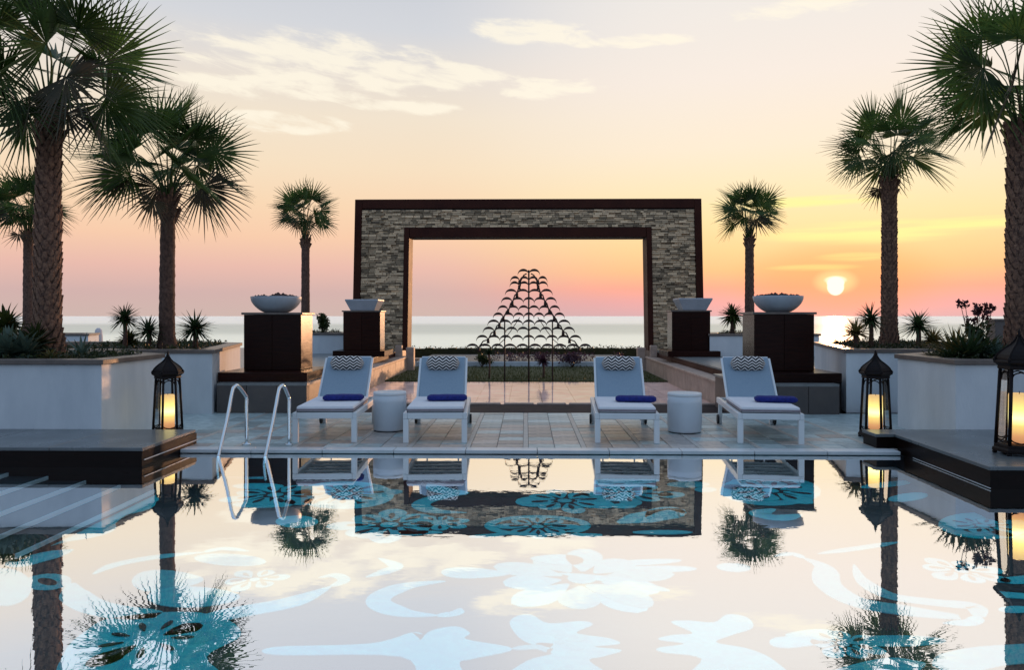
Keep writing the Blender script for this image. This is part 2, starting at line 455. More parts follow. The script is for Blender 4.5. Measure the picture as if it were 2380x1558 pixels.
def smooth_path(pts, n=6, closed=False):
    out = []; m = len(pts); P = [Vector(p) for p in pts]
    rng = range(m) if closed else range(m - 1)
    for i in rng:
        if closed: p0, p1, p2, p3 = P[i - 1], P[i], P[(i + 1) % m], P[(i + 2) % m]
        else: p0, p1, p2, p3 = P[max(i - 1, 0)], P[i], P[i + 1], P[min(i + 2, m - 1)]
        for k in range(n):
            t = k / n
            out.append(.5 * ((2 * p1) + (p2 - p0) * t + (2 * p0 - 5 * p1 + 4 * p2 - p3) * t * t + (3 * p1 - p0 - 3 * p2 + p3) * t ** 3))
    if not closed: out.append(P[-1])
    return out
def inset(pts, d):
    n = len(pts); out = []
    for i in range(n):
        a = Vector(pts[i - 1][:2]); b = Vector(pts[i][:2]); c = Vector(pts[(i + 1) % n][:2])
        e1 = (b - a).normalized(); e2 = (c - b).normalized()
        n1 = Vector((-e1.y, e1.x)); n2 = Vector((-e2.y, e2.x))
        k = (n1 + n2); k /= max(.2, k.length_squared / 2)
        out.append((b.x + k.x * d, b.y + k.y * d))
    return out
def copy_tree(o, parent=None):
    c = o.copy(); COL.objects.link(c)
    if parent: c.parent = parent
    for ch in list(o.children): copy_tree(ch, c)
    return c
def share(name, mesh_obj, parent, loc=(0, 0, 0), scale=None, rot=None):
    o = bpy.data.objects.new(name, mesh_obj.data); COL.objects.link(o); o.parent = parent
    o.location = loc
    if scale: o.scale = scale
    if rot: o.rotation_euler = rot
    return o

# ------------------------------------------------------------------ setting: sea, land, pool
b = MB(); b.v = [Vector(p) for p in ((-30000, 60, -6), (30000, 60, -6), (30000, 42000, -6), (-30000, 42000, -6))]; b.face([0, 1, 2, 3])
tag(b.build('sea', SEA), kind='structure')
b = MB(); b.v = [Vector(p) for p in ((-400, 34, -5.5), (400, 34, -5.5), (400, 150, -6.3), (-400, 150, -6.3))]; b.face([0, 1, 2, 3])
tag(b.build('beach', SAND), kind='structure')
b = MB().box(-60, 60, 10.951, 34, -5, -.16)
tag(b.build('garden_ground', GREYSTONE), kind='structure')
b = MB().box(-60, 60, -20, -3.2, -1.5, -.005)
tag(b.build('rear_terrace_ground', TERRACE), kind='structure')

Z_W = -.040; FZ = -.30
shell = empty('pool_basin', (0, 2, FZ), kind='structure')
def child_at(o, p):
    o.parent = p; o.matrix_parent_inverse = Matrix.Translation(-Vector(p.location)); return o
b = MB().box(-9, 9, -3.2, 7.88, -.5, FZ); child_at(b.build('pool_floor', POOLDARK), shell)
b = MB(); b.box(-9.3, 9.3, 7.885, 8.03, -.5, -.045); b.box(-9.3, -9, -3.2, 7.88, -.5, -.01); b.box(9, 9.3, -3.2, 7.88, -.5, -.01)
child_at(b.build('pool_wall', POOLDARK), shell)
b = MB(); b.v = [Vector(p) for p in ((-8.99, -3.19, Z_W), (8.99, -3.19, Z_W), (8.99, 7.884, Z_W), (-8.99, 7.884, Z_W))]; b.face([0, 1, 2, 3])
tag(b.build('pool_water', WATER), kind='structure')
# submerged steps on the left with pale nosings
for i, (xr, zt) in enumerate(((-3.50, -.24), (-3.83, -.20), (-4.16, -.16), (-4.52, -.12), (-4.9, -.09))):
    st = child_at(MB().box(-5.6 if i == 4 else (-3.83, -4.16, -4.52, -4.9)[i] + .0, xr, 5.15, 7.09, FZ + .002, zt).build('step', POOLDARK), shell)
    o = MB().box(xr - .010, xr + .002, 5.14, 7.088, zt - .03, zt + .003).build('nosing', NOSE); o.parent = st

# scroll and petal mosaic on the pool floor
mz = [0]
def mosaic(pts, z):
    b = MB(); mz[0] += 1
    dz = (mz[0] % 5) * .0006
    b.prism([(p.x, p.y) for p in pts], FZ + .002, FZ + .005 + dz)
    o = b.build('mosaic_shape', TEAL); child_at(o, shell); return o
def area2(P): return sum(P[i - 1].x * P[i].y - P[i].x * P[i - 1].y for i in range(len(P)))
def fblob(D, n=5):
    P = smooth_path([floor_pt(x, y, FZ) for x, y in D], n, True)
    if area2(P) < 0: P.reverse()
    mosaic(P, 0)
def foval(cx, cy, rx, ry, rot=0, pinch=0.0):
    pts = []
    for i in range(22):
        a = 2 * math.pi * i / 22
        u, v = math.cos(a), math.sin(a) * (1 - pinch * math.cos(a))
        pts.append((cx + rx * u, cy + ry * v + rot * rx * u))
    P = [floor_pt(x, y, FZ) for x, y in pts]
    if area2(P) < 0: P.reverse()
    mosaic(P, 0)
def fribbon(D, w, taper=(.25, .25), n=6):
    C = smooth_path([floor_pt(x, y, FZ) for x, y in D], n)
    m = len(C); Lp, Rp = [], []
    for i, p in enumerate(C):
        d = (C[min(i + 1, m - 1)] - C[max(i - 1, 0)]); d.z = 0; d.normalize()
        t = i / (m - 1)
        k = min(1, taper[0] + t * 3.2, taper[1] + (1 - t) * 3.2)
        q = Vector((-d.y, d.x, 0)) * w * k * .5
        Lp.append(p + q); Rp.append(p - q)
    P = Lp + Rp[::-1]
    if area2(P) < 0: P.reverse()
    b = MB(); mz[0] += 1; dz = (mz[0] % 5) * .0006
    for z in (FZ + .002, FZ + .005 + dz):
        for p in Lp + Rp: b.v.append(Vector((p.x, p.y, z)))
    k2 = 2 * m
    for i in range(m - 1):
        b.face([k2 + i, k2 + m + i, k2 + m + i + 1, k2 + i + 1])
        b.face([i, i + 1, k2 + i + 1, k2 + i]); b.face([m + i + 1, m + i, k2 + m + i, k2 + m + i + 1])
    o = b.build('mosaic_shape', TEAL); child_at(o, shell)
DARKM = [None]
def fslit(P):
    if area2(P) < 0: P.reverse()
    b = MB(); mz[0] += 1
    b.prism([(p.x, p.y) for p in P], FZ + .009, FZ + .0125 + (mz[0] % 4) * .0005)
    o = b.build('mosaic_vein', POOLDARK); child_at(o, shell)
def petal_pts(c, ang, r0, r1, w, n=9, notch=0.0):
    L_, R_ = [], []
    d = Vector((math.cos(ang), math.sin(ang), 0)); q = Vector((-d.y, d.x, 0))
    for k in range(n + 1):
        t = k / n
        ww = w * math.sin(math.pi * min(1, t * .93 + .03)) ** .75 * (.45 + .75 * t)
        rr = r0 + (r1 - r0) * t * (1 - (notch if k == n else 0))
        L_.append(c + d * rr + q * ww); R_.append(c + d * rr - q * ww)
    return L_ + R_[::-1]
def flower(cx, cy, rad, n=8, rot=0.0, ratio=.30, slits=True):
    c = floor_pt(cx, cy, FZ)
    for k in range(n):
        a = rot + 2 * math.pi * k / n
        P = petal_pts(c, a, rad * .22, rad * (1 if k % 2 == 0 else .82), rad * ratio)
        if area2(P) < 0: P.reverse()
        mosaic(P, 0)
        if slits: fslit(petal_pts(c, a, rad * .34, rad * .68, rad * ratio * .22))
    P = [c + Vector((rad * .15 * math.cos(2 * math.pi * k / 12), rad * .15 * math.sin(2 * math.pi * k / 12), 0)) for k in range(12)]
    mosaic(P, 0)
def curl(D, w):
    fribbon(D, w, (.35, .02), 6)
def fring(cx, cy, rx, ry, w):
    D = [(cx + rx * math.cos(2 * math.pi * i / 16), cy + ry * math.sin(2 * math.pi * i / 16)) for i in range(17)]
    fribbon(D, w, (1, 1), 4)
fribbon([(168, 1358), (172, 1385), (215, 1412), (290, 1428), (370, 1432)], .17, (.15, .5))
fribbon([(215, 1338), (270, 1315), (360, 1298), (475, 1286)], .10, (.1, .1))
fribbon([(440, 1448), (560, 1425), (680, 1402), (770, 1366)], .17, (.3, .05))
foval(450, 1391, 108, 24, 0, .2); foval(390, 1352, 84, 24, -.03, .4); foval(535, 1304, 84, 14, .05)
fribbon([(1035, 1354), (950, 1364), (890, 1386), (884, 1408), (940, 1428), (1015, 1434)], .15, (.1, .1))
fribbon([(880, 1300), (920, 1318), (900, 1330), (850, 1345)], .10, (.1, .1))
foval(1295, 1304, 62, 12, .04, -.3); foval(1490, 1310, 95, 7, -.05); foval(1520, 1325, 100, 7, 0, -.3)
foval(1105, 1335, 80, 12, .02, .4); foval(1440, 1385, 80, 20, .25, -.4)
foval(1478, 1362, 80, 9, .18, .3); fribbon([(1300, 1335), (1380, 1345), (1450, 1352), (1530, 1372)], .10, (.1, .1))
fblob([(1185, 1455), (1200, 1436), (1235, 1432), (1275, 1452), (1350, 1447), (1378, 1455), (1340, 1475), (1415, 1487), (1440, 1500), (1380, 1507), (1445, 1515), (1400, 1530), (1370, 1540), (1420, 1590), (1180, 1590), (1225, 1540), (1300, 1517), (1220, 1495)])
fblob([(1560, 1450), (1600, 1446), (1660, 1450), (1690, 1432), (1735, 1438), (1750, 1462), (1700, 1480), (1665, 1497), (1740, 1512), (1800, 1540), (1830, 1590), (1600, 1590), (1630, 1535), (1540, 1520), (1530, 1510), (1590, 1500), (1530, 1490), (1560, 1480), (1610, 1475)])
fblob([(640, 1508), (860, 1500), (958, 1474), (985, 1482), (974, 1494), (1002, 1470), (1060, 1460), (1092, 1475), (1084, 1490), (1192, 1512), (1100, 1535), (1068, 1545), (1080, 1590), (980, 1590), (930, 1530), (640, 1526)])
fribbon([(1868, 1300), (1915, 1322), (1925, 1362), (1990, 1402), (2100, 1422), (2230, 1438)], .17, (.1, .4))
fribbon([(1985, 1315), (2005, 1352), (2070, 1388), (2190, 1405), (2262, 1412), (2275, 1436)], .12, (.1, .5))
fribbon([(1900, 1290), (2000, 1276), (2090, 1262)], .08, (.1, .1))
foval(1705, 1322, 40, 10, .05)
foval(1885, 1480, 60, 13, 0, -.4); foval(1850, 1497, 62, 12, 0, .5); foval(2080, 1493, 120, 13)
fring(1250, 1224, 112, 21, .085); 
foval(940, 1240, 90, 5)
fribbon([(1435, 1218), (1500, 1205), (1560, 1195), (1592, 1196)], .30, (.1, .5)); foval(1540, 1240, 70, 5)
foval(1240, 1168, 42, 12); foval(1385, 1172, 44, 11, .1); foval(1450, 1178, 30, 6)
fribbon([(1085, 1194), (1010, 1190), (978, 1176), (1010, 1160), (1085, 1148)], .17, (.05, .3)); fribbon([(995, 1128), (1030, 1142), (1088, 1150)], .20, (.1, .3))
fring(800, 1152, 98, 28, .15)
foval(600, 1132, 60, 7); foval(700, 1168, 40, 8); foval(690, 1215, 50, 14); foval(600, 1175, 60, 8)
fring(1790, 1142, 98, 30, .16); fribbon([(1800, 1185), (1765, 1196), (1810, 1206), (1862, 1198)], .18, (.2, .2))
foval(1560, 1152, 32, 7); foval(1600, 1128, 50, 7); foval(1470, 1135, 60, 8); foval(1430, 1158, 40, 9); fribbon([(1385, 1128), (1440, 1120), (1530, 1118)], .3, (.2, .2)); foval(1640, 1140, 26, 6)
fring(2285, 1224, 78, 24, .16); foval(2110, 1158, 46, 9, -.1); foval(2060, 1128, 60, 6, -.1)
fribbon([(352, 1150), (330, 1180), (268, 1196), (232, 1220), (225, 1238), (150, 1256), (105, 1272)], .24, (.3, .2)); foval(330, 1166, 40, 9, -.1)
fribbon([(20, 1320), (80, 1302), (170, 1280)], .22, (.3, .1)); foval(8, 1368, 66, 44); fring(110, 1355, 40, 14, .08)
fblob([(200, 1470), (260, 1440), (420, 1425), (520, 1440), (560, 1480), (480, 1530), (520, 1600), (160, 1600), (150, 1520)])
fribbon([(2180, 1558), (2290, 1530), (2420, 1520)], .2, (.3, 1)); foval(2360, 1420, 40, 8); fribbon([(2330, 1385), (2420, 1392)], .1, (1, 1)); fribbon([(2330, 1355), (2420, 1345)], .12, (.3, 1))
fribbon([(1900, 1600), (2050, 1556), (2150, 1545)], .16, (.3, .1))

flower(1352, 1348, .62, 10, .2, .24, False)
flower(1300, 1497, .17, 6, .5, .3, False)
flower(592, 1350, .22, 6, .3); flower(905, 1222, .50, 8, .1, .28); flower(1020, 1218, .26, 7, .4)
flower(1250, 1226, .34, 8, 0, .24); flower(800, 1150, .55, 8, .2, .26); flower(1790, 1142, .55, 8, .35, .26)
flower(2285, 1225, .32, 8, .1, .26); flower(1312, 1166, .45, 8, .2, .26); flower(640, 1152, .50, 8, .5, .26)
flower(1455, 1150, .45, 8, 0, .26); flower(345, 1490, .34, 9, .1, .26); flower(2235, 1330, .28, 7, .1); flower(1960, 1500, .20, 7, .4)
curl([(1592, 1196), (1560, 1184), (1520, 1190), (1500, 1205)], .10); curl([(870, 1230), (840, 1240), (850, 1250), (900, 1252)], .10)
curl([(1090, 1250), (1150, 1246), (1190, 1238)], .09); curl([(1400, 1246), (1350, 1246), (1310, 1240)], .09)
curl([(770, 1366), (800, 1352), (780, 1340), (740, 1346)], .08); curl([(475, 1286), (520, 1278), (580, 1284)], .07)
curl([(1192, 1512), (1250, 1508), (1270, 1520)], .05); curl([(1015, 1434), (1060, 1428), (1070, 1416)], .07)
curl([(2275, 1436), (2255, 1450), (2190, 1452)], .08); curl([(1868, 1300), (1840, 1290), (1800, 1296)], .07)

# pool deck
deck = empty('pool_deck', (0, 9.4, 0), kind='structure')
b = MB().box(-12, 12, 8.031, 10.95, -.3, -.012); child_at(b.build('deck_bed', GROUT), deck)
cop = None
x = -3.62
while x < 3.86:
    w = min(.748, 3.86 - x)
    o = MB().box(x + .003, x + w - .003, 7.86, 8.03, -.035, .004).build('coping_stone', COPEW, bevel=.006); child_at(o, deck)
    x += .748
def tile_proto(w, d, m, nm='paving_tile'):
    return MB().box(-w / 2, w / 2, -d / 2, d / 2, -.012, 0).build(nm, m, bevel=.004, seg=1)
TA = tile_proto(.277, .234, TILE); TG = tile_proto(.277, .234, TILEG)
TA.location.z = TG.location.z = -.2
usedA = usedG = False
for r_i in range(12):
    yy = 8.034 + .1215 + r_i * .2425
    for c_i in range(-13, 13):
        col_ = c_i // 2; x = col_ * .62 + .31 + (-.1415 if c_i % 2 == 0 else .1415)
        if abs(x) > 3.98: continue
        back = r_i >= 7 or (r_i * 5 + c_i * 3) % 7 in (0, 3) or (abs(x) > 2.2 and (r_i * 3 + c_i) % 4)
        src_ = TG if back else TA
        if back and not usedG: o = TG; usedG = True
        elif not back and not usedA: o = TA; usedA = True
        else: o = bpy.data.objects.new('paving_tile', src_.data); COL.objects.link(o)
        o.parent = deck; o.location = (x, yy - 9.4, random.uniform(-.002, .002))
for c_i in range(-7, 8):
    if abs(c_i * .62) > 4: continue
    x = c_i * .62
    o = MB().box(x - .026, x + .026, 8.036, 10.94, -.011, -.0005).build('joint_strip', STRIP); child_at(o, deck)

for s in (-1, 1):
    xa, xb = sorted((s * 4.0, s * 11.9))
    child_at(MB().box(xa, xb, 8.036, 10.94, -.011, -.001).build('side_paving', TILEG), deck)
# lower dark channel, shallow reflecting pool, sunken lawn
tag(MB().box(-3.3, 3.3, 10.952, 13.0, -.155, -.12).build('sunken_channel', mat('dark_channel_stone', (.035, .022, .022), .7, c2=(.02, .015, .018), spec=.15)), kind='structure')
rp = empty('reflecting_pool', (0, 15, -.14), kind='structure')
BED = mat('pink_bed_stone', (.80, .58, .50), .6, c2=(.50, .34, .30), scale=3.2, bump=.3, bscale=12, vary=.12, detail=9)
for i_ in range(11):
    for j_ in range(5):
        o = MB().box(-3.28 + i_ * .596 + .004, -3.28 + (i_ + 1) * .596 - .004, 13.08 + j_ * .9 + .004, 13.08 + (j_ + 1) * .9 - .004, -.158, -.135 + random.uniform(-.002, .002)).build('bed_slab', BED); child_at(o, rp)
b = MB(); b.v = [Vector(p) for p in ((-3.28, 13.08, -.118), (3.28, 13.08, -.118), (3.28, 17.6, -.118), (-3.28, 17.6, -.118))]; b.face([0, 1, 2, 3])
child_at(b.build('water_sheet', RWATER), rp)
x = -3.25; 
while x < 3.2:
    w = random.uniform(.52, .62)
    o = MB().box(x, min(x + w - .05, 3.27), 13.02, 13.12, -.15, -.098).build('edge_stone', PINKSTONE, bevel=.018); child_at(o, rp); x += w
lawn = tag(MB().box(-3.3, 3.3, 17.62, 22.6, -.158, -.105).build('sunken_lawn', GRASS), kind='structure')
gb = MB(); rg = random.Random(5)
for i in range(5200):
    x = rg.uniform(-3.2, 3.2); y = 17.65 + 4.9 * rg.random() ** 1.5; h = rg.uniform(.03, .075); a = rg.uniform(0, 6.28); w = .008
    lx, ly = rg.uniform(-.03, .03), rg.uniform(-.03, .03)
    k = len(gb.v)
    gb.v += [Vector((x - w * math.cos(a), y - w * math.sin(a), -.106)), Vector((x + w * math.cos(a), y + w * math.sin(a), -.106)), Vector((x + lx, y + ly, -.106 + h))]
    gb.face([k, k + 1, k + 2])
tag(gb.build('lawn_grass', leafmat('grass_blade', (.085, .09, .018), (.04, .05, .012), .3)), 'short olive green grass of the sunken lawn inside the arch', 'grass', kind='stuff')
tag(MB().box(-3.3, 3.3, 22.75, 26.8, -.158, .04).build('rear_path', GREYSTONE), kind='structure')

# flank terraces
for s in (-1, 1):
    pts = [(3.15, 10.85), (4.46, 10.85), (4.46, 11.5), (16, 11.5), (16, 23), (3.6, 23), (3.6, 12.8), (3.15, 12.8)]
    pts = [(p[0] * s, p[1]) for p in pts]
    if s < 0: pts.reverse()
    tr_ = empty('raised_terrace', (s * 4, 11, 0), kind='structure')
    child_at(MB().prism(inset(pts, .03), -.15, .395).build('terrace_core', GREYSTONE), tr_)
    child_at(MB().prism(pts, .396, .43).build('terrace_floor', TERRACE), tr_)
    for k in range(3):
        x0 = 3.15 + k * .437
        xa, xb = sorted((s * (x0 + .003), s * (x0 + .434)))
        child_at(MB().box(xa, xb, 10.845, 10.879, -.02, .395).build('facing_slab', GREYSTONE, bevel=.004, seg=1), tr_)
    for k in range(10):
        y0 = 12.82 + k * .84
        xa, xb = sorted((s * 3.585, s * 3.629))
        child_at(MB().box(xa, xb, y0, y0 + .834, -.14, .39).build('edge_slab', BROWNMETAL if True else None), tr_)

side = {-1: 'left', 1: 'right'}
for s in (-1, 1):
    w = empty('parapet_wall', (s * 3.42, 12.75, -.15), 0, 'low %s beige stone parapet running from the %s loungers towards the arch' % (('rough', 'left') if s < 0 else ('pale', 'right')), 'wall')
    y = 12.75; zc = 0
    k = 0
    while y < 21.0:
        d = .9
        xa, xb = sorted((s * 3.29, s * 3.55))
        child_at(MB().box(xa, xb, y + .004, min(y + d, 21.1) - .004, -.15, .235).build('wall_stone', PINKSTONE, bevel=.01), w)
        xa, xb = sorted((s * 3.265, s * 3.575))
        child_at(MB().box(xa, xb, y + .003, min(y + d, 21.1) - .003, .236, .285).build('cap_stone', PINKSTONE, bevel=.01), w)
        y += d
    b = MB().box(s * 3.48 - .09, s * 3.48 + .09, 20.62, 20.8, .286, .60); b.build
    tag(b.build('stone_post', PINKSTONE, bevel=.015), 'short beige stone post at the foot of the arch\'s %s leg' % side[s], 'post')
    b = MB().box(s * 3.2 - .12, s * 3.2 + .10, 20.9, 21.15, -.15, .53)
    tag(b.build('stone_block', PINKSTONE, bevel=.02), 'pale stone block where the %s parapet meets the arch opening' % side[s], 'block')

# low white wall, hedge and border plants behind the lawn
wl = empty('low_white_wall', (0, 22.66, 0), 0, 'low white garden edging wall behind the lawn seen through the arch', 'wall')
child_at(MB().box(-3.28, 3.28, 22.61, 22.74, -.155, .035).build('wall', WHITE, bevel=.01), wl)

def leaf_cloud(b, rg, cx, cy, cz, rx, ry, rz, n, ls, up=.3):
    for i in range(n):
        while True:
            u = Vector((rg.uniform(-1, 1), rg.uniform(-1, 1), rg.uniform(-1, 1)))
            if u.length < 1: break
        p = Vector((cx + u.x * rx, cy + u.y * ry, cz + u.z * rz))
        d = Vector((rg.gauss(0, 1), rg.gauss(0, 1), rg.gauss(up, 1))).normalized()
        a = d.cross(Vector((rg.gauss(0, 1), rg.gauss(0, 1), rg.gauss(0, 1)))).normalized()
        l = ls * rg.uniform(.6, 1.4); w = l * .28; k = len(b.v)
        b.v += [p, p + d * l * .5 + a * w, p + d * l, p + d * l * .5 - a * w]; b.face([k, k + 1, k + 2, k + 3])
rg = random.Random(3)
b = MB()
for i in range(40): b.box(-5.6 + i * .28, -5.6 + i * .28 + .28, 27.2, 27.6, -.1, .225 + rg.uniform(-.01, .02))
for i in range(60):
    x = -5.5 + 11 * i / 59; h = rg.uniform(.0, .03) + (.04 if x > .2 else 0)
    leaf_cloud(b, rg, x, 27.4, .12 + h, .16, .3, .17, 60, .06)
tag(b.build('hedge', HEDGE), 'clipped dark olive hedge along the back of the garden, sea behind', 'hedge')
b = MB()
for i in range(46):
    x = -1.35 + rg.random() * 4.3; leaf_cloud(b, rg, x, 22.95 + rg.uniform(-.1, .3), .16, .14, .12, .13 + .05 * rg.random(), 34, .06)
tag(b.build('border_planting', PURPLE), 'low purple leafy border planting above the white edging wall', 'planting', kind='stuff')

# ------------------------------------------------------------------ planters
def planter(name, pts, z0, rim, label):
    if area2([Vector((p[0], p[1], 0)) for p in pts]) < 0: pts = pts[::-1]
    t = empty(name, (pts[0][0], pts[0][1], z0), 0, label, 'planter', 'white planters round the pool terrace')
    child_at(MB().prism(pts, z0, rim - .055).build('wall', WHITE, bevel=.006), t)
    po = inset(pts, -.035); pi_ = inset(pts, .20)
    child_at(MB().ring(po, pi_, rim - .054, rim).build('coping', COPING, bevel=.006), t)
    child_at(MB().prism(inset(pts, .203), rim - .0545, rim - .02).build('soil', SOIL), t)
    return t
PLN = [(-9.5, 8.27), (-4.68, 8.27), (-4.66, 9.62), (-5.6, 10.3), (-9.5, 10.3)]
PRN = [(9.5, 8.42), (4.73, 8.42), (4.70, 9.66), (5.6, 10.35), (9.5, 10.35)]
PLF = [(-9.2, 10.78), (-4.47, 10.72), (-4.68, 11.6), (-5.16, 13.6), (-6.2, 14.2), (-9.2, 14.2)]
PRF = [(9.2, 11.1), (4.66, 11.1), (4.86, 11.9), (5.34, 14.1), (6.2, 14.6), (9.2, 14.6)]
planter('planter', PLN, -.012, .92, 'large white planter behind the left platform, holding the tallest left palm')
planter('planter', PRN, -.012, .92, 'large white planter on the right beside the foreground lantern, holding the right-edge palm')
planter('planter', PLF, -.012, .92, 'white planter left of the near left fire bowl pedestal, with three yuccas and a palm')
planter('planter', PRF, -.012, .92, 'white planter right of the near right fire bowl pedestal, with yuccas and a palm')
planter('planter', [(-7.0, 19.3), (-4.5, 19.3), (-4.9, 20.9), (-7.0, 20.9)], .43, .97, 'distant white planter between the two left pedestals, holding the small left palm')
planter('planter', [(7.0, 18.2), (4.4, 18.2), (4.8, 19.8), (7.0, 19.8)], .43, .98, 'distant white planter between the two right pedestals, holding the small right palm')
planter('planter', [(-16, 20.3), (-11.85, 20.3), (-12.3, 21.6), (-16, 21.6)], .43, .92, 'distant white planter at the far left edge behind the big left trunk')

# ------------------------------------------------------------------ pool platforms
def platform(pts, lab, seams):
    P = pts if area2([Vector((p[0], p[1], 0)) for p in pts]) > 0 else pts[::-1]
    t = empty('pool_platform', (P[0][0], P[0][1], -.3), 0, lab, 'platform', 'stone topped platforms over the pool')
    child_at(MB().prism(inset(P, .012), -.30, .118).build('fascia', PWOOD), t)
    return t, P
tl, P = platform([(-9, 7.10), (-3.625, 7.10), (-3.60, 8.26), (-9, 8.26)], 'left dark platform with grey stone top jutting over the pool steps', [])
x = -9
for k in range(6):
    x1 = x + .8958
    child_at(MB().box(x + .002, x1 - .002, 7.10, 8.26, .119, .152).build('top_slab', PLATTOP, bevel=.004, seg=1), tl); x = x1
child_at(MB().box(-3.613, -3.604, 7.104, 8.25, .035, .043).build('trim_line', COPEW), tl)
tr_, P = platform([(9, 6.34), (3.84, 6.34), (3.90, 8.07), (3.70, 8.07), (3.70, 8.41), (9, 8.41)], 'right dark platform with grey stone top and the foreground lantern on it', [])
child_at(MB().prism([(3.84, 6.34), (5.4, 6.34), (5.4, 8.405), (3.902, 8.405), (3.90, 8.07)], .119, .152).build('top_slab', PLATTOP, bevel=.004, seg=1), tr_)
child_at(MB().prism([(3.70, 8.07), (3.897, 8.07), (3.899, 8.405), (3.70, 8.405)], .119, .152).build('top_slab', PLATTOP, bevel=.004, seg=1), tr_)
child_at(MB().box(5.405, 9, 6.34, 8.405, .119, .152).build('top_slab', PLATTOP, bevel=.004, seg=1), tr_)
child_at(MB().prism([(3.846, 6.345), (3.853, 6.345), (3.905, 7.7), (3.898, 7.7)], -.032, -.026).build('trim_line', COPEW), tr_)

# ------------------------------------------------------------------ arch
arch = empty('stone_clad_arch', (.05, 21.3, .43), 0, 'large rectangular arch of stacked ledge stone framed in dark brown, facing the sea', 'arch')
AX = .05
def arch_x(side_, hw_top, hw_bot, z, ztop=4.69, zb=.43):
    t = (ztop - z) / (ztop - zb); return side_ * (hw_top + (hw_bot - hw_top) * t)
YA, YB = 21.3, 22.0
zt = 4.69
Ho, Hi = (4.86, 4.95), (3.31, 3.38)
def leg_prism(w_in_t, w_in_b, w_out_t, w_out_b, y0, y1, z0, z1, sd):
    b = MB(); q = []
    for y in (y0, y1):
        q += [Vector((sd * w_in_b, y, z0)), Vector((sd * w_out_b, y, z0)), Vector((sd * w_out_t, y, z1)), Vector((sd * w_in_t, y, z1))]
    b.v = q
    for f in ((0, 1, 2, 3), (7, 6, 5, 4), (0, 4, 5, 1), (1, 5, 6, 2), (2, 6, 7, 3), (3, 7, 4, 0)): b.face(list(f))
    return b
def lerp_hw(H, z): return H[0] + (H[1] - H[0]) * (zt - z) / (zt - .43)
Zin = 3.62
for sd in (-1, 1):
    o = leg_prism(lerp_hw(Hi, Zin) + .13, Hi[1] + .13, lerp_hw(Ho, 4.45) - .02, Ho[1] - .02, YA + .03, YB - .03, .43, 4.42, sd).build('leg_core', GREYSTONE, arch)
    o = leg_prism(lerp_hw(Ho, 4.72) - .2, Ho[1] - .2, lerp_hw(Ho, 4.72), Ho[1], YA - .05, YB, .43, 4.69, sd).build('outer_trim', BROWNMETAL, arch, bevel=.01)
    o = leg_prism(lerp_hw(Hi, Zin), Hi[1], lerp_hw(Hi, Zin) + .145, Hi[1] + .145, YA - .05, YB, .43, Zin + .27, sd).build('inner_trim', BROWNMETAL, arch, bevel=.01)
MB().box(-4.65, 4.65, YA + .031, YB - .031, Zin + .25, 4.42).build('lintel_core', GREYSTONE, arch)
MB().box(-4.659, 4.659, YA - .048, YB - .002, 4.43, 4.692).build('top_trim', BROWNMETAL, arch, bevel=.01)
MB().box(-3.32, 3.32, YA - .046, YB - .004, Zin, Zin + .27).build('lintel_trim', BROWNMETAL, arch, bevel=.01)
arch.location = (AX, 0, 0)
# ledge stones
rg = random.Random(8)
stones = []
z = .44; 
while z < 4.40:
    h = rg.choice((.046, .054, .064))
    if z + h > 4.425: break
    spans = []
    if z < Zin + .27:
        for sd in (-1, 1):
            spans.append((sd * (lerp_hw(Hi, z) + .15), sd * (lerp_hw(Ho, z) - .205)))
    else: spans.append((-(lerp_hw(Ho, z) - .205), lerp_hw(Ho, z) - .205))
    for a, c in spans:
        a, c = min(a, c), max(a, c); x = a
        while x < c - .03:
            w = min(rg.choice((.10, .13, .17, .21, .26)) * rg.uniform(.85, 1.15), c - x)
            if c - (x + w) < .08: w = c - x
            stones.append((x + .005, x + w - .005, z + .005, z + h - .005, YA - rg.uniform(-.02, .055)))
            x += w
    z += h
order = sorted(range(len(stones)), key=lambda i: -(stones[i][1] - stones[i][0]) * (stones[i][3] - stones[i][2]))
big = set(order[:290])
rest = [MB() for _ in range(1)]
proto = MB().box(-.5, .5, 0, 1, 0, 1).build('stone', STONE, arch)
first = True
for i in range(len(stones)):
    x0, x1, z0, z1, y0 = stones[i]
    if i in big:
        if first: o = proto; first = False
        else: o = bpy.data.objects.new('stone', proto.data); COL.objects.link(o); o.parent = arch
        o.location = ((x0 + x1) / 2, y0, z0); o.scale = (x1 - x0, YA + .06 - y0, z1 - z0)
# remaining stones keep their own tone through a per-stone vertex attribute
me = bpy.data.meshes.new('ledge_stones'); V = []; F = []; C = []
for i in range(len(stones)):
    if i in big: continue
    x0, x1, z0, z1, y0 = stones[i]; k = len(V); y1 = YA + .06
    V += [(x0, y0, z0), (x1, y0, z0), (x1, y1, z0), (x0, y1, z0), (x0, y0, z1), (x1, y0, z1), (x1, y1, z1), (x0, y1, z1)]
    F += [tuple(k + j for j in q) for q in ((3, 2, 1, 0), (4, 5, 6, 7), (0, 1, 5, 4), (1, 2, 6, 5), (2, 3, 7, 6), (3, 0, 4, 7))]
    C += [rg.uniform(.25, 1.45)] * 8
me.from_pydata(V, [], F); at_ = me.attributes.new('tone', 'FLOAT', 'POINT'); at_.data.foreach_set('value', C)
m2 = mat('ledge_stone_mix', (.76, .57, .36), .75, c2=(.48, .36, .24), scale=14, bump=.5, bscale=50)
t2 = m2.node_tree; bs = t2.nodes['Principled BSDF']; src = bs.inputs['Base Color'].links[0].from_socket
an = t2.nodes.new('ShaderNodeAttribute'); an.attribute_name = 'tone'
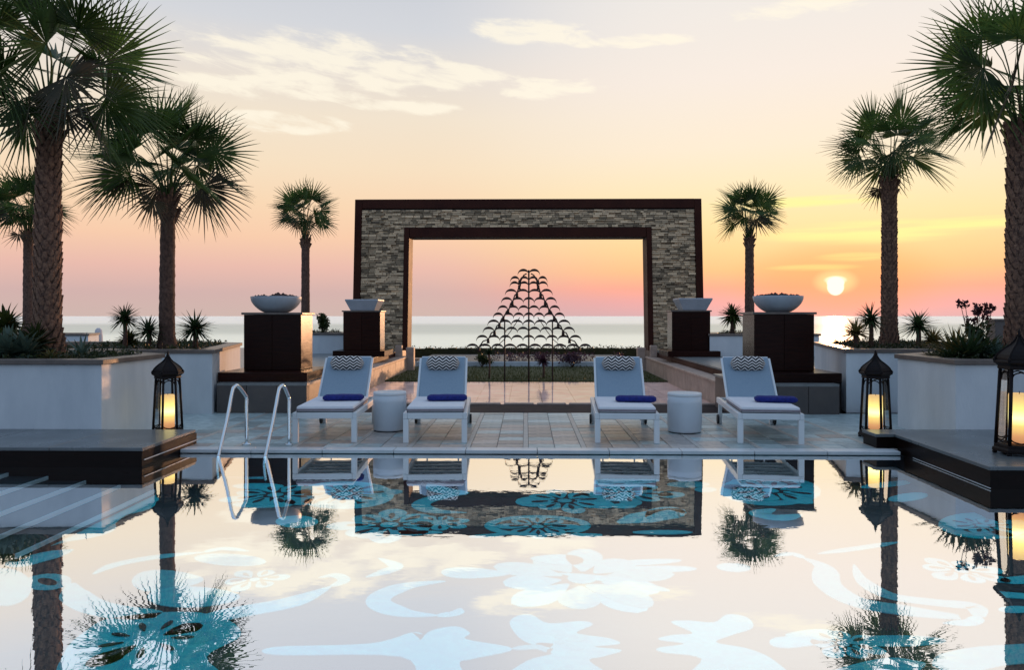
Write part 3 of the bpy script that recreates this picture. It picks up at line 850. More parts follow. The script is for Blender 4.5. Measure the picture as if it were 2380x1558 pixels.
vm = t2.nodes.new('ShaderNodeVectorMath'); vm.operation = 'SCALE'; t2.links.new(src, vm.inputs[0]); t2.links.new(an.outputs['Fac'], vm.inputs['Scale']); t2.links.new(vm.outputs[0], bs.inputs['Base Color'])
me.materials.append(m2); o = bpy.data.objects.new('ledge_stones', me); COL.objects.link(o); o.parent = arch; o['kind'] = 'stuff'

# ------------------------------------------------------------------ pedestals and bowls
def pedestal(cx, cy, w, d, z0, zb, zt_, bw, lab, s, bd=.55):
    t = empty('fire_bowl_pedestal', (cx, cy, z0), 0, lab, 'pedestal', 'dark pedestals carrying bowls')
    MB().box(-bw / 2 + .0, bw / 2, -d / 2 - bd, d / 2 + .25, 0, zb - z0).build('plinth', WOOD, t, bevel=.008)
    MB().box(-w / 2, w / 2, -d / 2, d / 2, zb - z0 + .001, zt_ - z0 - .035).build('shaft', WOOD, t, bevel=.006)
    fr = -d / 2 - .012
    hh = zt_ - z0 - .036; z1 = zb - z0 + .004
    for k in range(2):
        xa = -w / 2 + .006 + k * (w / 2 - .003)
        MB().box(xa, xa + w / 2 - .012, fr, -d / 2 + .01, z1, hh).build('front_panel', WOOD, t, bevel=.003, seg=1)
    MB().box(-w / 2 - .03, w / 2 + .03, -d / 2 - .03, d / 2 + .03, zt_ - z0 - .034, zt_ - z0).build('cap', COPING, t, bevel=.006)
    return t
pedestal(-3.87, 11.81, .88, .62, .431, .57, 1.455, 1.32, 'near left dark wooden pedestal lit orange on its side, with round bowl', -1, .45)
pedestal(3.90, 11.81, .90, .62, .431, .57, 1.46, 1.36, 'near right dark wooden pedestal beside the right end lounger, with round bowl', 1, .45)
pedestal(-3.98, 18.6, .90, .6, .431, .57, 1.535, 1.24, 'far left dark pedestal in front of the arch\'s left leg', -1, .35)
pedestal(3.98, 18.6, .92, .6, .431, .57, 1.54, 1.24, 'far right dark pedestal in front of the arch\'s right leg', 1, .35)
def round_bowl(cx, cy, z, r, h, lab, seed, n=40):
    t = empty('fire_bowl', (cx, cy, z), 0, lab, 'bowl', 'round bowls on the near pedestals')
    prof = []
    for i in range(9):
        a = i / 8 * math.pi / 2
        prof.append((r * (.46 + .54 * math.sin(a) ** 1.15), h * (1 - math.cos(a)) ** .74))
    prof += [(r * 1.0, h + .015), (r * .955, h + .015), (r * .93, h - .03), (r * .3, h - .06)]
    MB().lathe(prof, n).build('bowl_shell', BOWL, t)
    rg = random.Random(seed); b = MB()
    for i in range(60):
        a = rg.uniform(0, 6.28); q = r * .86 * math.sqrt(rg.random()); s_ = rg.uniform(.03, .06)
        cxp, cyp, czp = q * math.cos(a), q * math.sin(a), h - .02 + .05 * (1 - q / r) + rg.uniform(0, .015)
        k = len(b.v)
        V = [Vector(v) * s_ * rg.uniform(.8, 1.2) for v in ((1, 0, 0), (-1, 0, 0), (0, 1, 0), (0, -1, 0), (0, 0, .8), (0, 0, -.8))]
        b.v += [v + Vector((cxp, cyp, czp)) for v in V]
        for f in ((0, 2, 4), (2, 1, 4), (1, 3, 4), (3, 0, 4), (2, 0, 5), (1, 2, 5), (3, 1, 5), (0, 3, 5)): b.face([k + j for j in f])
    o = b.build('lava_rocks', ROCK, t); o['kind'] = 'stuff'
round_bowl(X(642, 11.81), 11.81, 1.456, .385, .235, 'white round bowl heaped with lava rocks on the near left pedestal', 1)
round_bowl(X(1808, 11.81), 11.81, 1.461, .375, .235, 'white round bowl heaped with lava rocks on the near right pedestal', 2, 18)
def square_bowl(cx, cy, z, rt, rb, h, lab):
    t = empty('square_bowl', (cx, cy, z), 0, lab, 'bowl', 'square tapered bowls on the far pedestals')
    k = math.sqrt(2)
    MB().lathe([(rb * k, 0), (rt * k, h), (rt * k, h + .03), ((rt - .04) * k, h + .03), ((rt - .06) * k, h - .03)], 4, smooth=False, rot=math.pi / 4).build('bowl_shell', BOWL, t, bevel=.006)
square_bowl(X(848, 18.6), 18.6, 1.536, .40, .29, .24, 'white square flared bowl on the far left pedestal')
square_bowl(X(1609, 18.6), 18.6, 1.541, .40, .28, .26, 'white square flared bowl on the far right pedestal')

# ------------------------------------------------------------------ crescent sculpture
sc_t = empty('crescent_sculpture', (X(1229, 17.6), 17.6, -.105), 0, 'pyramid shaped dark metal sculpture of stacked crescents on three poles', 'sculpture')
ZB = .105
def crescent_mb(w, h, th):
    b = MB(); n = 10; o_, i_ = [], []
    for k in range(n + 1):
        a = math.pi * (.001 + .998 * k / n); t = math.sin(math.pi * k / n)
        x, z_ = -w / 2 * math.cos(a), h * math.sin(a) ** .9 if a > 0 and math.sin(a) > 0 else 0
        nx, nz_ = -math.cos(a), math.sin(a)
        o_.append((x, z_)); i_.append((x - nx * th * (.12 + t) * .6, z_ - nz_ * th * (.12 + t)))
    for y in (-.018, .018):
        for p in o_ + i_: b.v.append(Vector((p[0], y, p[1])))
    m = n + 1; s2 = 2 * m
    for k in range(n):
        b.face([k, k + 1, m + k + 1, m + k]); b.face([s2 + k + 1, s2 + k, s2 + m + k, s2 + m + k + 1])
        b.face([k + 1, k, s2 + k, s2 + k + 1]); b.face([m + k, m + k + 1, s2 + m + k + 1, s2 + m + k])
    return b
cp = crescent_mb(.29, .150, .052).build('crescent', SCULPT, sc_t)
rowsS = [(95, .125, 2), (165, .32, 4), (215, .33, 4), (290, .41, 4), (370, .51, 5), (450, .60, 6), (520, .71, 7), (590, .82, 7), (660, .93, 8), (740, 1.08, 9), (825, 1.31, 10)]
firstc = True; hw_rows = []
for zy, hw, n in rowsS:
    zz = 2.50 - (zy - 95) * .00238 + ZB - .15
    hw_rows.append((hw, zz))
    for i in range(n):
        x = -hw + 2 * hw * i / (n - 1)
        if firstc: o = cp; firstc = False
        else: o = bpy.data.objects.new('crescent', cp.data); COL.objects.link(o); o.parent = sc_t
        o.location = (x, random.uniform(-.02, .02), zz)
        k = .27 if n <= 2 else min(.31, 2 * hw / (n - 1) * 1.06)
        o.scale = (k / .29, 1, 1)
        if i in (0, n - 2) and n > 2:
            xm = x + hw / (n - 1)
            MB().tube([(xm, 0, zz + .05), (xm, 0, zz - .05)], [.030, .036], 6).build('link', SCULPT, sc_t)
MB().tube([(0, 0, 0), (0, 0, 2.47 + ZB)], .019, 8).build('pole', SCULPT, sc_t)
MB().tube([(-.56, 0, 0), (-.56, 0, 1.30 + ZB)], .016, 8).build('pole', SCULPT, sc_t)
MB().tube([(.55, 0, 0), (.55, 0, 1.30 + ZB)], .016, 8).build('pole', SCULPT, sc_t)
for sd in (-1, 1):
    pts = [(sd * max(.05, hw - .135), 0, zz + .04) for hw, zz in hw_rows]
    path = []
    for k in range(len(pts) - 1):
        a, c = Vector(pts[k]), Vector(pts[k + 1]); path += [a, Vector(((a.x + c.x) / 2, 0, a.z - .04))]
    path.append(Vector(pts[-1]))
    MB().tube(path, .017, 6).build('stem', SCULPT, sc_t)
    pts2 = [Vector((sd * max(.05, hw - .50), 0, zz + .03)) for hw, zz in hw_rows[6:]]
    MB().tube(pts2, .010, 6).build('stem', SCULPT, sc_t)

# ------------------------------------------------------------------ loungers, towels, pillows, drums
def make_lounger():
    t = empty('sun_lounger', (0, 0, 0))
    for sx in (-1, 1):
        MB().box(sx * .322 - .03, sx * .322 + .03, .0, .06, 0, .262).build('leg', FRAME, t, bevel=.005)
        MB().box(sx * .32 - .022, sx * .32 + .022, 1.52, 1.58, .0, .262).build('leg', FRAME, t, bevel=.005)
        w = MB(); w.lathe([(.03, -.012), (.06, -.012), (.064, 0), (.06, .012), (.03, .012)], 18)
        o = w.build('wheel', DARK, t); o.rotation_euler = (0, R(90), 0); o.location = (sx * .355, 1.50, .064)
        MB().box(sx * .329 - .023, sx * .329 + .023, .0, 1.66, .263, .332).build('side_rail', FRAME, t, bevel=.006)
    MB().box(-.305, .305, .0, .035, .264, .331).build('end_rail', FRAME, t, bevel=.006)
    MB().box(-.305, .305, 1.62, 1.655, .265, .330).build('end_rail', FRAME, t, bevel=.006)
    for k in range(5):
        y = .12 + k * .19
        MB().box(-.304, .304, y, y + .05, .296, .318).build('slat', FRAME, t)
    MB().box(-.305, .305, 1.36, 1.385, .270, .315).build('cross_bar', FRAME, t)
    mt = MB().box(-.315, .315, .015, 1.07, .334, .402).build('seat_mattress', CUSH, t, bevel=.022, seg=3)
    MB().box(-.318, .318, .012, 1.073, .347, .374).build('side_band', BAND, mt, bevel=.008)
    MB().box(-.312, .312, .02, 1.07, .3325, .341).build('underside_piping', DARK, mt)
    A = Matrix.Translation((0, 1.06, .352)) @ Matrix.Rotation(R(44), 4, 'X')
    fr = MB()
    bk = MB().box(-.285, .285, 0, .72, -.022, .03).build('backrest', SLING, t, bevel=.024, seg=3); bk.matrix_local = A
    for sx in (-1, 1):
        f = MB().box(sx * .298 - .014, sx * .298 + .014, -.02, .715, -.028, .006).build('back_frame', FRAME, bk, bevel=.004)
    MB().box(-.284, .284, .721, .742, -.028, .006).build('top_rail', FRAME, bk, bevel=.004)
    st = MB(); st.tube([(-.2, .45, -.03), (-.2, .10, -.33)], .010, 6); st.build('support_strut', FRAME, bk)
    st = MB(); st.tube([(.2, .45, -.03), (.2, .10, -.33)], .010, 6); st.build('support_strut', FRAME, bk)
    return t
def make_pillow():
    b = MB(); r = .062; n = 22; prof = []
    for i in range(15):
        u = i / 14; x = -.215 + .43 * u
        q = r * (1 - abs(2 * u - 1) ** 6) ** .5 + .006
        prof.append((x, q))
    for (x, q) in prof:
        for k in range(n):
            a = 2 * math.pi * k / n
            b.v.append(Vector((x, q * math.cos(a) * .85, q * math.sin(a) * 1.35)))
    for i in range(len(prof) - 1):
        for k in range(n):
            j = (k + 1) % n; b.face([i * n + j, i * n + k, (i + 1) * n + k, (i + 1) * n + j], True)
    b.face(list(range(n))); e = (len(prof) - 1) * n; b.face([e + n - 1 - i for i in range(n)])
    return b.build('head_pillow', CHEV)
def make_towel():
    b = MB(); n = 20; m = 17
    rg = random.Random(4)
    for i in range(m):
        u = i / (m - 1); x = -.225 + .45 * u
        e = (1 - abs(2 * u - 1) ** 8) ** .5
        for k in range(n):
            a = 2 * math.pi * k / n
            w = .085 * (.75 + .25 * e) * (1 + .05 * math.sin(u * 9 + k)); h = .036 * (.45 + .55 * e) * (1 + .06 * math.sin(u * 13 + 2 * k))
            ca, sa = math.cos(a), math.sin(a)
            b.v.append(Vector((x, w * math.copysign(abs(ca) ** .7, ca), h * math.copysign(abs(sa) ** .7, sa))))
    for i in range(m - 1):
        for k in range(n):
            j = (k + 1) % n; b.face([i * n + j, i * n + k, (i + 1) * n + k, (i + 1) * n + j], True)
    b.face(list(range(n))); e = (m - 1) * n; b.face([e + n - 1 - i for i in range(n)])
    return b.build('towel', NAVY)
LX = [(756, 808, 'leftmost white lounger beside the pool ladder', 'far left'), (1012, 1030, 'white lounger right of the left drum table', 'second'),
      (1457, 1437, 'white lounger left of the right drum table', 'third'), (1790, 1736, 'rightmost white lounger beside the near right pedestal', 'far right')]
L0 = make_lounger(); T0 = make_towel(); P0 = make_pillow()
for i, (pf, pb, lab, wh) in enumerate(LX):
    Yf = 8.36
    xf = X(pf, Yf); xb = X(pb, 9.75)
    rz = math.atan2(-(xb - xf), 9.75 - Yf)
    o = L0 if i == 0 else copy_tree(L0)
    o.location = (xf, Yf - .03, 0); o.rotation_euler = (0, 0, rz)
    tag(o, lab + ', blue-grey backrest raised', 'sun lounger', 'white sun loungers in a row on the pool deck')
    Mx = Matrix.Translation(o.location) @ Matrix.Rotation(rz, 4, 'Z')
    tw = T0 if i == 0 else T0.copy()
    if i: COL.objects.link(tw)
    off = (.10, .10, .14, .16)[i]
    tw.matrix_world = Mx @ Matrix.Translation((off, .60 if i < 2 else .52, .402 + .034)) @ Matrix.Rotation(R((3, 2, -5, -6)[i]), 4, 'Z') @ Matrix.Diagonal((1.04, 1.25 + .08 * (i % 2), 1.02, 1))
    tag(tw, 'folded navy blue towel on the seat of the %s lounger from the left' % ('first', 'second', 'third', 'fourth')[i], 'towel', 'navy towels on the loungers')
    pl = P0 if i == 0 else P0.copy()
    if i: COL.objects.link(pl)
    pl.matrix_world = Mx @ Matrix.Translation((0, 1.06, .352)) @ Matrix.Rotation(R(44), 4, 'X') @ Matrix.Translation((0.0, .545, .09)) @ Matrix.Rotation(R(-44), 4, 'X')
    tag(pl, 'black and white chevron bolster pillow on the backrest of the %s lounger from the left' % ('first', 'second', 'third', 'fourth')[i], 'pillow', 'chevron pillows on the loungers')
def drum(x, y, r, h, lab):
    t = empty('drum_table', (x, y, 0), 0, lab, 'side table', 'white drum side tables')
    prof = [(r * .955, .012), (r * .97, .03), (r, h * .35), (r * .995, h * .75), (r * .98, h - .035)]
    MB().lathe(prof, 48).build('body', DRUM, t)
    MB().lathe([(r * .975, h - .034), (r * .99, h - .03), (r * .99, h - .006), (r * .97, h)], 48).build('top', FRAME, t)
    MB().lathe([(r * .93, 0), (r * .93, .011)], 40).build('foot_ring', DARK, t)
drum(X(906, 9.25), 9.25, .203, .475, 'white drum side table between the two left loungers')
drum(X(1591, 9.18), 9.18, .205, .475, 'white drum side table between the two right loungers')

# ------------------------------------------------------------------ pool ladder
lad = empty('pool_ladder', (-2.85, 7.95, 0), 0, 'curved stainless steel pool ladder at the left end of the deck edge', 'ladder')
for (pf, pt, pb_) in (((510, 7.73), (545, 7.95), (573, 8.19)), ((619, 7.73), (652, 7.95), (672, 8.19))):
    xf, xt, xb = X(*pf), X(*pt), X(*pb_)
    pts = [(xf + .02, 7.66, -.29), (xf - .012, 7.70, -.12), (xf, 7.745, .02), (xf + .035, 7.83, .30), (xt - .012, 7.92, .60), (xt, 7.955, .652), (xt + .018, 8.0, .655),
           (xb - .006, 8.16, .545), (xb, 8.19, .50), (xb, 8.192, .46), (xb, 8.192, .0)]
    o = MB().tube(smooth_path(pts, 5), .0185, 12).build('handrail', CHROME); child_at(o, lad)
    o = MB().lathe([(.045, 0), (.045, .008), (.028, .016)], 16, xb, 8.192).build('floor_flange', CHROME); child_at(o, lad)
for k in range(1):
    o = MB().box(X(510, 7.73), X(619, 7.73), 7.66, 7.72, -.26, -.235).build('tread', CHROME); child_at(o, lad)

# ------------------------------------------------------------------ lanterns
def make_lantern():
    t = empty('candle_lantern', (0, 0, 0))
    def hexp(r, a0=R(30)): return [(r * math.cos(a0 + k * R(60)), r * math.sin(a0 + k * R(60))) for k in range(6)]
    a0 = R(30)
    MB().lathe([(.185, .02), (.185, .045), (.172, .055), (.172, .075), (.16, .085)], 6, smooth=False, rot=a0).build('base', IRON, t, bevel=.004)
    for k in range(6):
        x, y = .165 * math.cos(a0 + k * R(60)), .165 * math.sin(a0 + k * R(60))
        MB().lathe([(.014, 0), (.02, .01), (.012, .021)], 8, x, y).build('foot', IRON, t)
        x1, y1 = .158 * math.cos(a0 + k * R(60)), .158 * math.sin(a0 + k * R(60))
        x2, y2 = .128 * math.cos(a0 + k * R(60)), .128 * math.sin(a0 + k * R(60))
        MB().tube([(x1, y1, .08), (x2, y2, .672)], .0145, 6).build('corner_post', IRON, t)
        A_, B_ = Vector(hexp(.150)[k] + (.09,)), Vector(hexp(.150)[(k + 1) % 6] + (.09,))
        C_, D_ = Vector(hexp(.121)[(k + 1) % 6] + (.665,)), Vector(hexp(.121)[k] + (.665,))
        b = MB(); b.v = [A_, B_, C_, D_]; b.face([0, 1, 2, 3]); b.build('glass_pane', GLASS, t)
        # pierced arch-shaped fretwork at the head and foot of every pane
        b = MB(); mid = (C_ + D_) / 2
        for s0, s1 in ((C_, mid), (D_, mid)):
            p0 = s0 + Vector((0, 0, -.07)); p1 = s0 * .75 + s1 * .25 + Vector((0, 0, -.03)); p2 = s1 + Vector((0, 0, -.012))
            b.tube(smooth_path([p0, p1, p2], 3), .006, 5)
        o = b.build('head_fretwork', IRON, t); o['kind'] = 'stuff'; b = MB()
        midb = (A_ + B_) / 2
        for s0, s1 in ((A_, midb), (B_, midb)):
            b.tube(smooth_path([s0 + Vector((0, 0, .045)), s0 * .7 + s1 * .3 + Vector((0, 0, .02)), s1 + Vector((0, 0, .006))], 3), .006, 5)
        o = b.build('foot_fretwork', IRON, t); o['kind'] = 'stuff'
    MB().lathe([(.132, .672), (.150, .68), (.146, .70), (.158, .715), (.176, .725), (.176, .738), (.166, .748)], 6, smooth=False, rot=a0).build('cornice', IRON, t, bevel=.003)
    for k in range(6):
        a = a0 + k * R(60)
        MB().lathe([(.010, .735), (.016, .748), (.003, .772)], 6, .166 * math.cos(a), .166 * math.sin(a)).build('corner_finial', IRON, t)
    dome = [(.160, .749), (.158, .765), (.146, .79), (.124, .815), (.092, .842), (.060, .866), (.036, .892), (.020, .918), (.012, .935)]
    MB().lathe(dome, 6, smooth=False, rot=a0).build('roof', IRON, t, bevel=.002)
    rb = MB()
    for k in range(6):
        a = a0 + k * R(60); rb.tube([((r + .003) * math.cos(a), (r + .003) * math.sin(a), z) for r, z in dome], .006, 5)
    rb.build('roof_ribs', IRON, t)
    MB().lathe([(.010, .93), (.022, .945), (.010, .958), (.014, .966), (.002, .995)], 10).build('finial', IRON, t)
    MB().lathe([(.066, .088), (.075, .095), (.075, .470), (.069, .482), (.025, .468)], 24).build('candle', CANDLE, t)
    MB().tube([(0, 0, .468), (.002, 0, .50)], .003, 5).build('wick', DARK, t)
    return t
LN = make_lantern()
spots = [(X(390, 8.8), 8.8, -.003, 1.0, 4, 'wrought iron lantern with lit candle at the left platform, before the white planter'),
         (X(2035, 8.8), 8.8, -.003, 1.02, -3, 'wrought iron lantern with lit candle at the far end of the right platform'),
         (X(2369, 6.92), 6.92, .152, 1.14, 4, 'large wrought iron lantern with lit candle at the right edge, on the platform')]
for i, (x, y, z, s, rz, lab) in enumerate(spots):
    o = LN if i == 0 else copy_tree(LN)
    o.location = (x, y, z); o.rotation_euler = (0, 0, R(rz)); o.scale = (s, s, s)
    tag(o, lab, 'lantern', 'candle lanterns round the pool')

# ------------------------------------------------------------------ palms
def frond_mb(rg, o0, hub, fwd, Rf, nl, droop, bl, twist):
    b = MB()
    o0, hub, f = Vector(o0), Vector(hub), Vector(fwd).normalized()
    # petiole: leaves the stem steeply, arches over and runs into the blade
    L_ = (hub - o0).length
    c1 = o0 + Vector(((hub - o0).x * .18, (hub - o0).y * .18, L_ * .38)); c2 = hub - f * L_ * .38
    pts = []
    for k in range(7):
        t = k / 6; u = 1 - t
        pts.append(o0 * u ** 3 + c1 * 3 * u * u * t + c2 * 3 * u * t * t + hub * t ** 3)
    b.tube(pts, [.015 * Rf + .005, .012 * Rf + .004, .010 * Rf + .003, .009 * Rf + .003, .008 * Rf + .002, .008 * Rf + .002, .007 * Rf + .002], 4, False)
    side_v = f.cross(Vector((0, 0, 1)))
    if side_v.length < .08: side_v = Vector((math.cos(twist * 5), math.sin(twist * 5), 0))
    side_v.normalize(); nrm = side_v.cross(f).normalized()
    side_v = (side_v * math.cos(twist) + nrm * math.sin(twist)).normalized(); nrm = side_v.cross(f).normalized()
    A = R(rg.uniform(95, 130)); cup = rg.uniform(.05, .40)
    dlt = 2 * A / (nl - 1)
    for i in range(nl):
        a = -A + dlt * i + rg.uniform(-.28, .28) * dlt
        ll = Rf * (1 - .30 * (abs(a) / A) ** 2) * rg.uniform(.88, 1.08)
        dr = (f * math.cos(a) + side_v * math.sin(a))
        dr = (dr + nrm * cup * (abs(a) / A)).normalized()
        wd = (f * -math.sin(a) + side_v * math.cos(a)).normalized()
        hd = droop * rg.uniform(.5, 1.5)
        prev = None
        for t in (0.0, .20, .40, .52, .72, .90, 1.0):
            c = hub + dr * ll * t + Vector((0, 0, -1)) * ll * (hd * .13 * t ** 2.4)
            w = min(ll * t * math.tan(dlt * .5) * 1.03, bl * Rf)
            if t > .41: w = bl * Rf * .42 * max(0.0, (1 - t) / .48) ** .7
            w = max(w, .0008)
            k = len(b.v)
            b.v += [c - wd * w - nrm * w * .4, c + nrm * w * .3, c + wd * w - nrm * w * .4]
            if prev is not None:
                b.face([prev, prev + 1, k + 1, k]); b.face([prev + 1, prev + 2, k + 2, k + 1])
            prev = k
    return b
def trunk(root, rb_, rt, H, seed, boots, lean=(0, 0), n=18):
    rg = random.Random(seed); b = MB(); rings = 46
    for k in range(rings + 1):
        t = k / rings; z = H * t
        r = rb_ + (rt - rb_) * min(1, t * 1.3) + rb_ * .28 * max(0, 1 - t * 9)
        for i in range(n):
            a = 2 * math.pi * i / n
            rr = r * (1 + .05 * math.sin(k * 2.1 + (i % 2) * 3.14) + rg.uniform(-.04, .04))
            b.v.append(Vector((lean[0] * t * t + rr * math.cos(a), lean[1] * t * t + rr * math.sin(a), z)))
    for k in range(rings):
        for i in range(n):
            j = (i + 1) % n; b.face([k * n + i, k * n + j, (k + 1) * n + j, (k + 1) * n + i], True)
    b.face([rings * n + i for i in range(n)])
    o = b.build('trunk', TRUNK, root)
    if boots:
        c = MB(); step = boots; z = .06; row = 0
        while z < H - .03:
            t = z / H; r = rb_ + (rt - rb_) * min(1, t * 1.3) + rb_ * .28 * max(0, 1 - t * 9)
            m = max(7, int(2 * math.pi * r / (step * 1.15)))
            for i in range(m):
                a = 2 * math.pi * (i + .5 * (row % 2)) / m + rg.uniform(-.08, .08)
                w = step * .52; hh = step * rg.uniform(1.0, 1.5); out = step * rg.uniform(.18, .42)
                ca, sa = math.cos(a), math.sin(a); tx, ty = -sa, ca
                cx, cy = lean[0] * t * t, lean[1] * t * t
                P_ = lambda rr, u, zz: Vector((cx + rr * ca + tx * u, cy + rr * sa + ty * u, zz))
                k = len(c.v)
                c.v += [P_(r * .97, -w, z), P_(r * .97, w, z), P_(r + out * .3, 0, z - hh * .25), P_(r + out, -w * .45, z + hh), P_(r + out, w * .45, z + hh), P_(r * .98, 0, z + hh * 1.05)]
                for f in ((0, 2, 3), (2, 4, 3), (2, 1, 4), (3, 4, 5), (0, 3, 5), (4, 1, 5)): c.face([k + q for q in f])
            z += step * .9; row += 1
        o = c.build('leaf_bases', BOOT, root); o['kind'] = 'stuff'
def palm(px, Y, z0, ztop, zc, rt, rb_, Rc, nf, seed, lab, boots=0.0, droop=1.0, low=-.62, hang=2, nl=28, dx=0.0, bl=.040, stretch=1.0):
    root = empty('fan_palm', (X(px, Y), Y, z0), 0, lab, 'palm tree', 'fan palms in the white planters')
    H = ztop - z0
    trunk(root, rb_, rt, H, seed, boots, (dx, 0))
    rg = random.Random(seed * 7 + 1)
    c = MB()
    for i in range(30):
        a = i * 2.4; zz = H - .26 * Rc * (i % 9) / 9; q = rg.uniform(.05, .12) * Rc
        c.tube([(dx + rt * .7 * math.cos(a), rt * .7 * math.sin(a), zz), (dx + (rt + q * .5) * math.cos(a), (rt + q * .5) * math.sin(a), zz + q * 1.4)], [.022 * Rc + .006, .010 * Rc + .003], 4, False)
    o = c.build('petiole_stubs', BOOT, root); o['kind'] = 'stuff'
    ctr = Vector((dx, 0, zc - z0))
    for i in range(nf):
        u = (i + .5) / nf
        se = max(-.95, min(.97, 1 - (1 - low) * u + rg.uniform(-.08, .08)))
        el = math.asin(se)
        azm = i * 2.39996 + rg.uniform(-.3, .3)
        d = Vector((math.cos(azm) * math.cos(el), math.sin(azm) * math.cos(el), math.sin(el)))
        o0 = (dx + rt * .5 * math.cos(azm), rt * .5 * math.sin(azm), H + .02 + .05 * Rc * max(0, se))
        rh = rg.uniform(.36, .52) * Rc
        hub = ctr + Vector((d.x * stretch, d.y * stretch, d.z)) * rh
        fw = (d + Vector((0, 0, -.22 if se < .3 else -.05)) + Vector((rg.gauss(0, .14), rg.gauss(0, .14), rg.gauss(0, .10)))).normalized()
        Rf = (Rc - rh) * rg.uniform(.96, 1.12)
        frond_mb(rg, o0, hub, fw, Rf, nl, droop * (1.3 if se < 0 else .6), bl, rg.uniform(-1.25, 1.25)).build('frond', FRONDD if (se < -.25 and rg.random() < .35) else FROND, root)
    for i in range(hang):
        azm = rg.uniform(0, 6.28); q = Rc * .38
        frond_mb(rg, (dx + rt * .6 * math.cos(azm), rt * .6 * math.sin(azm), H - .03), (dx + q * math.cos(azm), q * math.sin(azm), H - .05 * Rc), (math.cos(azm) * .5, math.sin(azm) * .5, -1), Rc * .36, max(14, nl - 10), 1.0, bl, rg.uniform(-1, 1)).build('frond', FRONDD, root)
    return root
palm(110, 9.30, .88, 3.90, 4.40, .125, .150, 1.60, 24, 1, 'tallest left palm with a rough criss-cross trunk, its crown cut by the top edge', .085, .8, -.66, 3, dx=.03, nl=34, bl=.034, stretch=1.08)
palm(388, 11.6, .88, 3.17, 3.75, .105, .118, 1.40, 23, 2, 'full-crowned palm standing between three yuccas in the second left planter', .0, .7, -.60, 2, dx=.02, nl=32, bl=.036, stretch=1.08)
palm(710, 20.1, .93, 3.42, 4.16, .105, .115, .98, 24, 3, 'small round-headed palm left of the arch, behind the near left pedestal', 0, .6, -.62, 0, nl=22, bl=.050)
palm(66, 20.9, .90, 3.70, 4.45, .125, .14, 1.28, 26, 4, 'slender palm at the far left edge behind the big left trunk', 0, .7, -.62, 2, nl=24, bl=.046)
palm(1742, 19.0, .94, 3.32, 3.98, .105, .12, .97, 24, 5, 'small round-headed palm right of the arch, left of the setting sun', 0, .6, -.60, 0, nl=22, bl=.050)
palm(2067, 12.7, .88, 3.64, 4.20, .108, .12, 1.08, 20, 6, 'mid-sized palm right of the setting sun with loosely spread fronds', .055, .8, -.66, 1, nl=28, bl=.040)
palm(2376, 9.5, .88, 3.72, 4.38, .155, .17, 1.44, 23, 7, 'tall palm at the right edge with a thick rough trunk', .085, .8, -.66, 3, nl=30, bl=.036, stretch=1.05)

# ------------------------------------------------------------------ planter plants
def sword(b, o0, d, L_, w, droop, rg, segs=4):
    sd = d.cross(Vector((0, 0, 1)))
    if sd.length < .05: sd = Vector((1, 0, 0))
    sd.normalize(); nn = sd.cross(d); prev = None
    for k in range(segs + 1):
        t = k / segs
        c = o0 + d * L_ * t + Vector((0, 0, -1)) * L_ * droop * t * t
        ww = max(.0008, w * (1 - t) ** .7 * (1 if t > 0 else .7)); q = len(b.v)
        b.v += [c - sd * ww + nn * ww * .4, c - nn * ww * .1, c + sd * ww + nn * ww * .4]
        if prev is not None: b.face([prev, prev + 1, q + 1, q]); b.face([prev + 1, prev + 2, q + 2, q + 1])
        prev = q
def yucca(px, Y, z0, hh, r, n, seed, lab, m=None, stem=True, low=-.5, w=.05, nm='yucca', cat='yucca', droop=.12):
    rg = random.Random(seed); t = empty(nm, (X(px, Y), Y, z0), 0, lab, cat)
    if stem and hh > .05:
        MB().tube([(0, 0, -.02), (.01, 0, hh * .5), (0, 0, hh)], [r * .16, r * .12, r * .12], 7).build('stem', TRUNK, t)
    b = MB()
    n = int(n * 1.9); low = low - .2; w = w * 1.25
    if nm == 'yucca': r *= 1.14
    for i in range(n):
        se = 1 - (1 - low) * (i + .5) / n; el = math.asin(max(-.95, min(.98, se))); a = i * 2.39996 + rg.uniform(-.3, .3)
        d = Vector((math.cos(a) * math.cos(el), math.sin(a) * math.cos(el), math.sin(el)))
        sword(b, Vector((0, 0, hh + rg.uniform(-.12, .05) * r)), d, r * rg.uniform(.75, 1.1), r * w, droop, rg)
    b.build('foliage', m or YUCCA, t); return t
yucca(290, 11.3, .90, .47, .25, 60, 1, 'tall yucca, leftmost of three in the second left planter')
yucca(300, 11.5, .90, .12, .24, 46, 2, 'leafy clump at the foot of the leftmost yucca', BUSH, False, -.1, .09, 'leafy_clump', 'plant')
yucca(345, 11.4, .90, .28, .27, 46, 3, 'short yucca touching the left side of the palm trunk', None, True)
yucca(453, 11.3, .90, .32, .30, 60, 4, 'round-headed yucca right of the palm in the second left planter')
yucca(2024, 12.2, .90, .46, .28, 50, 5, 'upright yucca on a bare stem, left of the sunset-side palm trunk')
yucca(1988, 12.0, .90, .24, .32, 50, 6, 'bronze spiky clump beside the upright yucca by the sunset-side palm', TAWNY, True, -.2, .05, 'spiky_clump')
yucca(2134, 12.1, .90, .36, .30, 52, 7, 'open-headed yucca right of the sunset-side palm trunk')
yucca(2168, 12.0, .90, .12, .28, 46, 8, 'yellow-green clump leaning on the open-headed yucca', TAWNY, False, -.1, .06, 'spiky_clump')
yucca(1702, 18.6, .95, .48, .42, 60, 9, 'dark tufted shrub before the small right palm, left of the near right pedestal', BUSH, True, -.6, .07, 'tufted_shrub', 'shrub')
